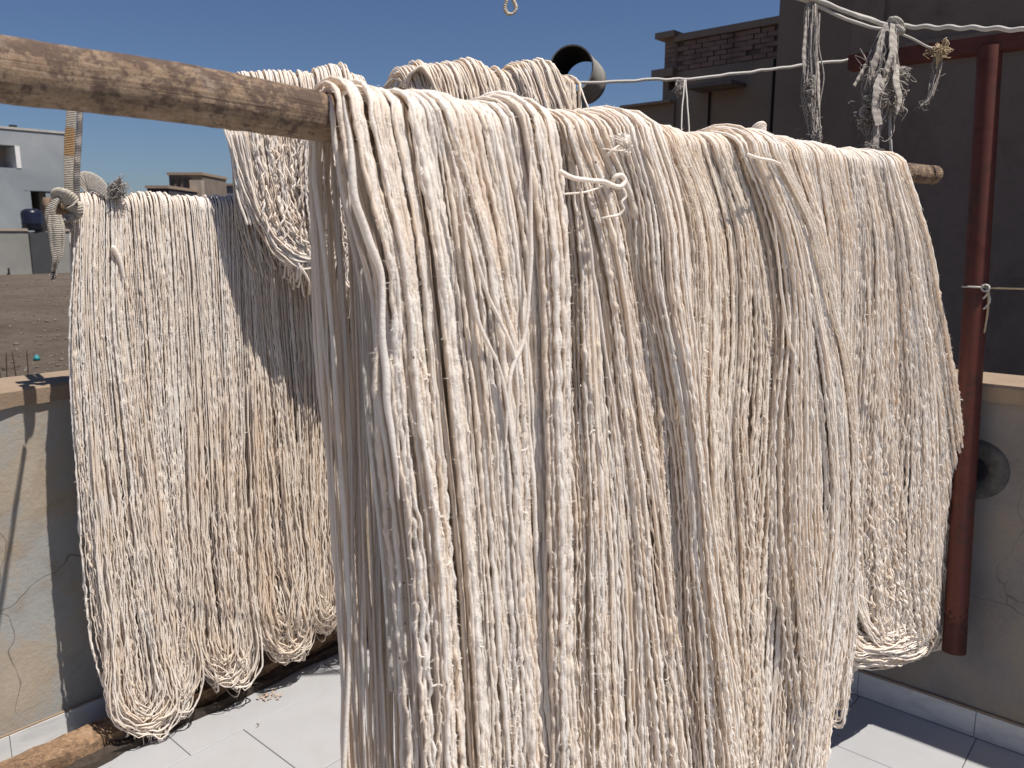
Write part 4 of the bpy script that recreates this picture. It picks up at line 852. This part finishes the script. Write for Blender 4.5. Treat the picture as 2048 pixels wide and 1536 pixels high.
# rope and the bundles hung on it ---------------------------------
ropeP = [at(-500, 110, 2.05), at(-120, 150, 2.15), at(150, 178, 2.35), at(470, 180, 2.42), at(700, 178, 2.48), at(980, 172, 2.47), at(1165, 166, 2.49), at(1290, 160, 2.51), at(1370, 158, 2.53), at(1500, 144, 2.56), at(1620, 128, 2.59), at(1735, 117, 2.61), at(1800, 112, 2.63)]
rp = catmull(ropeP, 420); dr_ = np.r_[0, np.cumsum(np.linalg.norm(np.diff(rp, axis=0), axis=1))]; rp[:, 2] += noise1(1, dr_, .035)[0] * .0022
V, Fq = tubes(rp[None], np.full((1, 420), .0048), 8); rope = mesh_obj('clothesline', V[0], Fq, M_ROPE, None, True, tint=np.full(len(V[0]), .3)); tag(rope, 'thin pale clothesline running behind the hanks to the red frame', 'rope')
def bundle_frame(p0, p1):
    e = unit((p1 - p0) * np.array([1, 1, 0])); nn_ = np.array([e[1], -e[0], 0])
    return e, nn_, (lambda s_, d, z: p0 * np.array([1, 1, 0]) + np.asarray(s_, float)[..., None] * e + np.asarray(d, float)[..., None] * nn_ + np.asarray(z, float)[..., None] * UP), (lambda s_: p0[2] + (p1[2] - p0[2]) * np.asarray(s_) / float(np.dot(p1 - p0, e)))
cp0, cp1 = at(470, 180, 2.42), at(730, 178, 2.54); eC, nC, frC, zaC = bundle_frame(cp0, cp1)
def rowsC(rows, p0, e, n_, za, off=.04):
    out = []
    for i, (y, xl, xr) in enumerate(rows):
        l, r = on_plane(xl, y, p0 + n_ * off, n_), on_plane(xr, y, p0 + n_ * off, n_); a, b_ = (float(np.dot(l - p0, e)), l[2]), (float(np.dot(r - p0, e)), r[2])
        if i == 0: a = (a[0], float(za(a[0]))); b_ = (b_[0], float(za(b_[0])))
        out.append((a, b_))
    return out
GC = 'folded hanks hung over the clothesline'
hC = Hank('yarn_hank', frC(np.array(.12), 0, np.array(1.1)), 'short folded hank with a curly rounded bottom showing below the front pole', GC, M_YARN)
for rows, st_, kk in [
    ([(190, 462, 590), (260, 468, 590), (340, 488, 595), (420, 505, 610), (480, 540, 640), (515, 575, 660)], .024, D(crink=(.0018, .0065))),
    ([(190, 560, 735), (260, 570, 730), (340, 590, 735), (420, 620, 740), (500, 640, 745), (540, 640, 740)], .030, D(crink=(.0018, .0065))),
    ([(190, 640, 700), (300, 590, 690), (400, 590, 680), (470, 600, 680)], .046, D(layers=1, crink=(.0018, .006)))]:
    rr = rowsC(rows, cp0, eC, nC, zaC); a = D(bulge=.045, endvar=.03, lump=.10, backshift=-.02, seg=.008, close=0, layers=3, wander=.05); a.update(kk)
    hC.lock(hank_lock(frC, rr, zaC, .006, width_strands(rr, .0062), stack=st_, r0=.0031, **a), nC, 16, 1200)
def pc_(px, y, d=.09): return on_plane(px, y, cp0 + nC * d, nC)
ts = hC.mass
def ushape(a, d0, top=262, jit=1.0):                               # one swag: down the left edge, round the bottom, up the right
    j = lambda q: rng.normal(0, q) * jit
    return [pc_(450 + a * 100, top, d0), pc_(472 + a * 88 + j(3), 345 + j(5), d0), pc_(505 + a * 62 + j(3), 430 - a * 12 + j(5), d0 + .006), pc_(548 + a * 40 + j(3), 505 - a * 58 + j(5), d0 + .010), pc_(606 + j(4), 543 - a * 82 + j(5), d0 + .012), pc_(655 - a * 12 + j(4), 535 - a * 92 + j(5), d0 + .008), pc_(690 - a * 25, 470 - a * 80, d0), pc_(708 - a * 30, 350 - a * 40, d0 * .8)]
for k in range(190):
    a = rng.uniform(0, 1) ** .8; ts.curve(ushape(a, rng.uniform(.045, .095) * (1 - .25 * a)), .0031 * rng.uniform(.6, 1.25), 64, 4, .0030, .028, tint=rng.uniform(0, .9))
for k in range(80):                                               # kinked strands that crowd into the fold
    x, y = rng.uniform(520, 690), rng.uniform(300, 505); sl = (x - 610) / 160
    if y > 515 - abs(x - 605) * .6: continue
    d0 = rng.uniform(.07, .105); l = rng.uniform(30, 75); P = [pc_(x + sl * 14, y - l, d0 - .02)]
    for q in range(1, 6): P.append(pc_(x + sl * (14 - q * 5) + rng.normal(0, 4), y - l + l * q / 4 + rng.normal(0, 3), d0 + rng.normal(0, .004)))
    ts.curve(P, .0030 * rng.uniform(.6, 1.2), 26, 4, .0018, .018, tint=rng.uniform(0, .8))
for k in range(26):                                                # small tail below
    a = rng.uniform(0, 1); ts.curve([pc_(645 + a * 20, 525, .07), pc_(622 + a * 30, 555, .07), pc_(630 + a * 25, 585, .07), pc_(655 + a * 6, 606, .065), pc_(672, 590 + a * 30, .06)], .0038, 30, 6, .004, .02, tint=rng.uniform(0, .9))
hC.core.append(core_sheet(frC, rowsC([(190, 475, 720), (340, 500, 720), (450, 540, 720), (500, 570, 720)], cp0, eC, nC, zaC), zaC, .006, .012)); hC.done()
for x0 in (455, 462, 470, 480):
    stray(hC.t, [pc_(x0, 215, .045), pc_(x0 + rng.normal(-6, 3), 262, .06), pc_(x0 + 6 + rng.normal(0, 4), 300, .06), pc_(x0 + 14, 345, .065), pc_(x0 + 22, 390, .07), pc_(x0 + 40, 450, .075)], .0040, n=60, jit=.003)
def rear_hank(px0, px1, d0, d1, label, top, slant, stacks, mt):
    p0, p1 = at(px0, 178, d0), at(px1, 170, d1); e, n_, fr, za = bundle_frame(p0, p1); L_ = float(np.dot(p1 - p0, e))
    h = Hank('yarn_hank', fr(np.array(L_ / 2), 0, np.array(1.4)), label, GC, mt)
    for (u0, u1, st_, sl) in stacks:
        a0, a1 = u0 * L_, u1 * L_; rr = [((a0 + (sl) * q, float(za(a0)) - q * .55), (a1 + sl * q, float(za(a1)) - q * .55)) for q in (0, .2, .5, 1)]
        h.lock(hank_lock(fr, rr, za, .006, max(4, int((a1 - a0) / .0062)), stack=st_, r0=.0032, bulge=.03, lump=.22, backshift=-.07, crink=(.0015, .004), endvar=.03, seg=.009, close=0, wander=.06), n_, 6, 1100)
    h.core.append(core_sheet(fr, [((0.01, float(za(0))), (L_ - .01, float(za(L_)))), ((0.01 + slant * .5, float(za(0)) - .3), (L_ - .01, float(za(L_)) - .3)), ((slant, float(za(0)) - .52), (L_ - .01, float(za(L_)) - .52))], za, .006, .02))
    h.done(); return h
hD = rear_hank(812, 985, 2.42, 2.46, 'folded hank on the clothesline with an open loop at its left end', 0, .10, [(0, .55, .036, .13), (.35, 1.0, .046, .12)], M_YARN2)
hE = rear_hank(968, 1158, 2.46, 2.49, 'folded hank on the clothesline just left of the vent pipe', 0, .10, [(0, .5, .030, .16), (.35, .80, .046, .16), (.72, 1.0, .012, .02)], M_YARN2)
stray(hE.t, [at(1158, 168, 2.47), at(1166, 190, 2.45), at(1174, 210, 2.43), at(1182, 236, 2.41)], .0025, n=24)
ts = TubeSet()
for k in range(14):
    d_ = 2.38 - k * .003; ts.curve([at(800 + k * 1.2, 172, d_ + .03), at(812 + k, 155 - k * .8, d_), at(835 + k * .6, 144 - k * .8, d_), at(858, 158 - k * .5, d_), at(866 + k * .5, 180, d_), at(872 + k, 205, d_)], .0042, 40, 6, .0015, .03, tint=rng.uniform(.2, .9))
ts.build('end_loop', M_YARN2, hD.t)

# ---------------------------------------------------------------- webbing strap and knot at the back pole
KS = 1.15
def ribbed(name, pts, wd, th, mt, par, n=200, rib=.0048, side=None, amp=.0011, sides=14, skew=0.0):
    P = catmull(pts, n); dist = np.r_[0, np.cumsum(np.linalg.norm(np.diff(P, axis=0), axis=1))]; T = np.gradient(P, axis=0); T /= np.linalg.norm(T, axis=1, keepdims=True)
    sv = np.tile(np.asarray(side, float), (n, 1)) if side is not None and np.ndim(side) == 1 else catmull(side, n); sv = sv - T * np.sum(sv * T, 1, keepdims=True); sv /= np.linalg.norm(sv, axis=1, keepdims=True); nv = np.cross(T, sv)
    ww = KS * np.interp(np.linspace(0, 1, n), np.linspace(0, 1, len(wd)), wd); tt_ = np.interp(np.linspace(0, 1, n), np.linspace(0, 1, len(th)), th)
    an = np.arange(sides) * 2 * np.pi / sides; ca, sa = np.cos(an), np.sin(an); sc_ = np.sign(ca) * np.abs(ca) ** .7; ss = np.sign(sa) * np.abs(sa) ** .7
    w_ = ww[:, None] / 2 * sc_[None]; rr = amp * np.sin(2 * np.pi * (dist[:, None] + skew * w_) / rib)
    t_ = (tt_[:, None] / 2 + rr) * ss[None]; w_ = w_ + rr * .8 * sc_[None]
    V = P[:, None] + sv[:, None] * w_[..., None] + nv[:, None] * t_[..., None]
    i = np.arange(n - 1)[:, None] * sides; j = np.arange(sides)[None, :]; j2 = (j + 1) % sides; Fq = np.stack([i + j, i + j2, i + j2 + sides, i + j + sides], -1).reshape(-1, 4)
    return mesh_obj(name, V.reshape(-1, 3), Fq, mt, par, True)
dS = 2.21; sp = thing('webbing_strap', at(135, 420, dS), 'ribbed webbing strap knotted round the back pole end with a rust stained band', 'strap')
X = np.array([1., .25, 0]); S_ = lambda x, y, d=dS: at(x, y, d)
ribbed('webbing', [S_(143, 150, 2.279), S_(143, 218), S_(141, 255)], [.022, .0225, .023], [.005], M_STRAP, sp, 180, side=X)
ribbed('stained_webbing', [S_(141, 256), S_(139, 290), S_(138, 312)], [.023, .024, .023], [.005], M_STRAPRUST, sp, 160, side=X)
ribbed('webbing', [S_(138, 313), S_(137, 355), S_(138, 400, 2.221)], [.023, .020, .020], [.005, .006], M_STRAP, sp, 220, side=X)
ribbed('webbing', [S_(158, 150, 2.302), S_(160, 218, 2.232), S_(158, 270, 2.227), S_(154, 330, 2.221), S_(153, 400, 2.232)], [.012, .012, .013, .015, .016], [.009], M_RAG, sp, 260, side=X, amp=.002)
for k in range(3): pass
Kc = at(131, 412, dS)
ribbed('knot_wrap', [Kc + np.array([-.022, 0, .012]), Kc + np.array([-.012, -.012, .026]), Kc + np.array([.008, -.02, .026]), Kc + np.array([.026, -.012, .008]), Kc + np.array([.026, .0, -.018]), Kc + np.array([.010, .012, -.026])], [.018, .036, .044, .042, .034, .02], [.012, .018, .020, .018, .012], M_STRAP, sp, 150, side=np.array([.3, .5, -1.]), rib=.0046)
ribbed('knot_wrap', [Kc + np.array([.028, 0, -.028]), Kc + np.array([.012, -.012, -.034]), Kc + np.array([.0, -.006, -.046]), Kc + np.array([.012, 0, -.06])], [.016, .022, .022, .012], [.012, .014, .010], M_RAG, sp, 80, side=np.array([.6, .3, .6]))
ribbed('knot_wrap', [S_(128, 392, 2.192), S_(112, 402, 2.180), S_(101, 424, 2.174), S_(107, 448, 2.174), S_(116, 462, 2.176)], [.012, .020, .026, .030, .034], [.010, .012, .012], M_STRAP, sp, 130, side=np.array([1., 0, .45]), rib=.005, amp=.0014)
ribbed('tail_end', [S_(109, 430, 2.169), S_(113, 462, 2.169), S_(114, 490, 2.174), S_(113, 515, 2.176), S_(108, 535, 2.180), S_(106, 548, 2.180)], [.030, .038, .034, .028, .014, .004], [.010, .008, .006, .005], M_STRAP, sp, 200, side=X, rib=.005, amp=.0012, skew=.45)
fr_ = TubeSet()
for k in range(22): fr_.curve([S_(110 + rng.normal(0, 3), 525 + rng.uniform(-8, 8), 1.868), S_(107 + rng.normal(0, 2.5), 545, 2.174), S_(106 + rng.normal(0, 4), 556 + rng.uniform(-6, 8), 1.872)], .0009, 14, 4, .002)
fr_.build('frayed_end', M_RAGPALE, sp)
ribbed('side_flap', [S_(158, 372, 2.244), S_(172, 362, 2.250), S_(192, 368, 2.256), S_(210, 384, 2.262), S_(224, 394, 2.267)], [.050, .046, .040, .028, .014], [.004], M_RAGPALE, sp, 90, side=UP * 1.0 + X * .2, rib=.006, amp=.0005)
br_ = TubeSet()
for k in range(130):
    c = S_(222 + rng.normal(0, 3), 388 + rng.normal(0, 7), 2.27); br_.curve([c, c + np.array([rng.uniform(.005, .022), rng.normal(0, .008), rng.uniform(-.004, .024)]), c + np.array([rng.uniform(.022, .045), rng.normal(0, .012), rng.uniform(-.008, .042)])], .0011, 12, 4, .002)
br_.build('frayed_end', M_RAG, sp)

KS = 1.0
# ---------------------------------------------------------------- cords and rags at upper right
cd = thing('cord_bundle', at(1790, 60, 2.218), 'thick pale cords crossing the top right corner above the rags', 'cord')
tube_obj('cord', [at(1180, -190, 1.913), at(1440, -70, 2.000), at(1640, 2, 2.105), at(1700, 26, 2.148), at(1760, 46, 2.192), at(1795, 60, 2.218)], .0062, M_ROPE, cd, 8, 140, .0012)
tube_obj('cord', [at(1190, -200, 1.931), at(1450, -75, 2.018), at(1650, 10, 2.122), at(1690, 22, 2.139), at(1740, 40, 2.174), at(1785, 54, 2.213)], .0056, M_ROPE, cd, 8, 140, .0015)
tube_obj('cord', [at(1150, -180, 1.913), at(1560, -12, 2.087), at(1625, 8, 2.113), at(1680, 33, 2.139), at(1740, 55, 2.174), at(1785, 62, 2.208)], .0048, M_ROPE, cd, 8, 140, .0018)
cr = catmull([at(1795, 52, 2.218), at(1850, 54, 2.174), at(1950, 56, 2.087), at(2060, 60, 2.000), at(2300, 66, 1.870)], 200); cr[:, 2] += .0022 * np.sin(np.linspace(0, 60, 200))
tube_obj('cord', cr, .0060, M_ROPE, cd, 8, 200)
tube_obj('thin_cord', [at(1800, 66, 2.226), at(1830, 80, 2.25), at(1862, 96, 2.28), at(1880, 99, 2.29)], .0036, M_ROPE, cd, 6, 50, .001)
kk = TubeSet(); kc = at(1792, 52, 2.208)
for k in range(9): kk.curve([kc + np.array([.02 * math.cos(q + k), .016 * math.sin(q * 1.1 + k), .017 * math.sin(q + k * .7)]) for q in np.linspace(0, 6.2, 9)], .0058, 30, 7, .001)
kk.build('knot', M_RAGPALE, cd)
def rag(name, spine, widths, label, mt, k, depth_j=.01, fr_n=60, parent=None, clumps=(), r=.0022, strips=()):
    base = spine[-1]; t = thing(name, base, label, 'rag')
    ts = TubeSet(); sp_ = catmull(spine, 40)
    for q in range(k):
        o = rng.normal(0, 1, 2); wob = noise1(2, np.linspace(0, 1, 40), .25)
        wv = np.interp(np.linspace(0, 1, 40), np.linspace(0, 1, len(widths)), widths)
        P = sp_ + np.stack([wv * (o[0] * .45 + wob[0] * .5), wv * (o[1] * .4 + wob[1] * .4), np.zeros(40)], -1)
        e = rng.integers(22, 40); s_ = rng.integers(0, 8); P = P[s_:e]
        if len(P) > 6: ts.add(P[None], np.full((1, len(P)), r * rng.uniform(.5, 1.2)), 5, [rng.uniform(0, 1)])
    ts.build('threads', mt, t, True)
    if fr_n:
        f = TubeSet()
        for q in range(fr_n):
            p = sp_[rng.integers(8, 40)]; wv = widths[len(widths) // 2]; c = p + np.array([rng.normal(0, wv * .6), rng.normal(0, wv * .5), 0]); dr = unit(rng.normal(0, 1, 3) + np.array([0, 0, -.8])); f.curve([c, c + dr * .008 + rng.normal(0, .002, 3), c + dr * .018 + rng.normal(0, .006, 3)], .0006, 9, 4)
        f.build('frayed_threads', mt, t, True)
    for (c, rad, nn2, mm) in clumps:
        cl = TubeSet()
        for q in range(nn2 * 2):
            c0 = c + rng.normal(0, .75, 3) * np.array(rad); cl.curve([c0] + [c0 + rng.normal(0, .45, 3) * np.array(rad) + np.array([0, 0, -.002 * w_]) for w_ in range(1, 5)], rng.uniform(.0005, .0017), 16, 4, tint=rng.uniform(0, 1))
        cl.build('matted_clump', mm, t, True)
    for (pts, wd_, mm) in strips:
        ribbed('cloth_strip', pts, wd_, [.004, .005, .003], mm, t, 90, side=np.array([1, .5, .1]), rib=.02, amp=.0006)
    return t
rag('hanging_rag', [at(1626, 5, 2.105), at(1624, 60, 2.105), at(1622, 120, 2.105), at(1620, 200, 2.105), at(1634, 300, 2.105)], [.012, .016, .018, .018, .008], 'long thin grey rag strip hanging left of the big knotted rag', M_RAG, 60, fr_n=60, r=.0019,
    clumps=[(at(1620, 190, 2.095), (.010, .008, .022), 40, M_RAG), (at(1636, 285, 2.095), (.006, .006, .022), 22, M_RAG)], strips=[([at(1617, 8, 2.105), at(1616, 60, 2.105), at(1612, 110, 2.105), at(1612, 165, 2.105)], [.014, .028, .030, .014], M_RAG), ([at(1630, 8, 2.100), at(1631, 80, 2.100), at(1637, 160, 2.100), at(1635, 240, 2.100), at(1628, 300, 2.100)], [.006, .007, .008, .008, .010], M_RAGPALE)])
rag('knotted_rag', [at(1780, 55, 2.174), at(1765, 120, 2.174), at(1760, 180, 2.174), at(1745, 260, 2.174), at(1730, 310, 2.174)], [.018, .034, .040, .026, .02], 'big knotted frayed grey rag hanging above the right pole end', M_RAG, 60, fr_n=110, r=.0017,
    clumps=[(at(1785, 160, 2.148), (.020, .014, .020), 34, M_RAGPALE), (at(1752, 200, 2.148), (.018, .012, .012), 24, M_RAGPALE), (at(1740, 300, 2.148), (.016, .012, .012), 24, M_RAG), (at(1795, 205, 2.156), (.010, .01, .018), 30, M_RAGPALE), (at(1746, 150, 2.165), (.022, .014, .04), 20, M_RAG), (at(1733, 235, 2.165), (.018, .012, .014), 30, M_RAG)],
    strips=[([at(1762, 150, 2.14), at(1757, 185, 2.13), at(1752, 220, 2.135), at(1758, 250, 2.14)], [.02, .045, .036, .03], M_RAG), ([at(1795, 130, 2.13), at(1792, 165, 2.12), at(1799, 200, 2.13), at(1793, 228, 2.135)], [.012, .026, .022, .008], M_RAGPALE), ([at(1776, 60, 2.16), at(1764, 105, 2.155), at(1750, 150, 2.16), at(1752, 195, 2.165), at(1742, 225, 2.17)], [.018, .044, .058, .046, .014], M_RAG), ([at(1790, 70, 2.15), at(1786, 110, 2.145), at(1776, 150, 2.15), at(1778, 190, 2.155)], [.014, .032, .040, .016], M_RAGPALE), ([at(1772, 50, 2.165), at(1758, 110, 2.156), at(1745, 165, 2.165), at(1728, 205, 2.174)], [.02, .034, .036, .018], M_RAG), ([at(1785, 48, 2.148), at(1784, 95, 2.143), at(1788, 135, 2.148), at(1792, 160, 2.148)], [.018, .024, .022, .012], M_RAGPALE), ([at(1758, 190, 2.156), at(1757, 240, 2.156), at(1750, 300, 2.165)], [.03, .034, .024], M_RAG), ([at(1732, 130, 2.165), at(1718, 155, 2.165), at(1708, 172, 2.165)], [.012, .012, .010], M_RAGPALE), ([at(1745, 205, 2.156), at(1725, 228, 2.156), at(1738, 240, 2.156)], [.02, .03, .01], M_RAG)])
tf = TubeSet()
for k in range(60): c = at(1792, 148, 2.139); tf.curve([c + rng.normal(0, .004, 3), c + np.array([rng.uniform(.008, .02), rng.normal(0, .004), rng.uniform(-.006, .02)]), c + np.array([rng.uniform(.02, .042), rng.normal(0, .006), rng.uniform(-.012, .016)])], .0012, 10, 4)
for o in list(C.objects):
    if o.name.startswith('knotted_rag'): tf.build('frayed_tuft', M_RAGPALE, o); kr = o
cdn = thing('support_rope', at(1783, 320, 2.174), 'thin pale cord dropping from the knotted rag to the right pole end', 'rope')
tube_obj('cord', [at(1781, 195, 2.174), at(1780, 240, 2.174), at(1782, 290, 2.174), at(1784, 330, 2.192), at(1786, 352, 2.218)], .0042, M_ROPE, cdn, 7, 60, .0008)
tube_obj('loose_thread', [at(1786, 205, 2.165), at(1789, 240, 2.165), at(1784, 270, 2.165), at(1770, 283, 2.165), at(1755, 276, 2.165)], .0012, M_RAGPALE, cdn, 5, 40, .001)
rag('small_rag', [at(1880, 100, 2.288), at(1876, 130, 2.288), at(1868, 165, 2.288), at(1856, 200, 2.288), at(1838, 215, 2.288)], [.008, .014, .012, .008, .004], 'small tan knotted rag hanging from the red top beam', M_RAG, 26, fr_n=40, r=.0016,
    clumps=[(at(1880, 100, 2.271), (.016, .012, .010), 44, M_TAN), (at(1890, 92, 2.271), (.006, .008, .012), 16, M_TAN)], strips=[([at(1874, 88, 2.271), at(1879, 108, 2.271), at(1877, 124, 2.280), at(1874, 160, 2.288)], [.018, .028, .016, .010], M_TAN)])
tp = thing('looped_twine', at(1372, 300, 2.457), 'pale twine looped over the clothesline with a small frayed knot', 'twine')
tube_obj('twine_side', [at(1371, 157, 2.531), at(1373, 185, 2.503), at(1376, 225, 2.475), at(1379, 285, 2.438)], .0026, M_ROPE, tp, 6, 40, .0006)
tube_obj('twine_side', [at(1369, 157, 2.531), at(1367, 185, 2.503), at(1364, 225, 2.475), at(1362, 285, 2.438)], .0026, M_ROPE, tp, 6, 40, .0006)
tk = TubeSet()
for k in range(26): tk.curve([at(1359, 174, 2.512) + rng.normal(0, 1, 3) * np.array([.007, .006, .011]) for _ in range(4)], .0016, 16, 5)
tk.build('frayed_knot', M_RAG, tp)
# rope loop hanging at top centre, from a line above the picture
hk = thing('rope_loop', at(1021, 10, 1.9), 'small twisted rope loop hanging into view at top centre', 'rope')
lp = [at(1019, -60, 1.9), at(1017, -8, 1.9), at(1012, 5, 1.9), at(1010, 18, 1.9), at(1017, 28, 1.9), at(1026, 27, 1.9), at(1032, 16, 1.9), at(1028, 4, 1.9), at(1024, -8, 1.9), at(1023, -60, 1.9)]
lc = catmull(lp, 120); an = np.linspace(0, 130, 120)
for ph in (0, math.pi):
    off = np.stack([np.cos(an + ph) * .0022, np.sin(an + ph) * .0022, np.sin(an + ph + 1) * .0015], -1); V, Fq = tubes((lc + off)[None], np.full((1, 120), .0030), 6); mesh_obj('rope_ply', V[0], Fq, M_TAN if ph else M_ROPE, hk, True)
tube_obj('overhead_line', [at(700, -200, 1.7), at(1021, -66, 1.9), at(1500, -110, 2.2)], .004, M_ROPE, hk, 7, 80)

print('tris', sum(len(o.data.polygons) * 2 for o in bpy.data.objects if o.type == 'MESH'), 'objs', len(bpy.data.objects))
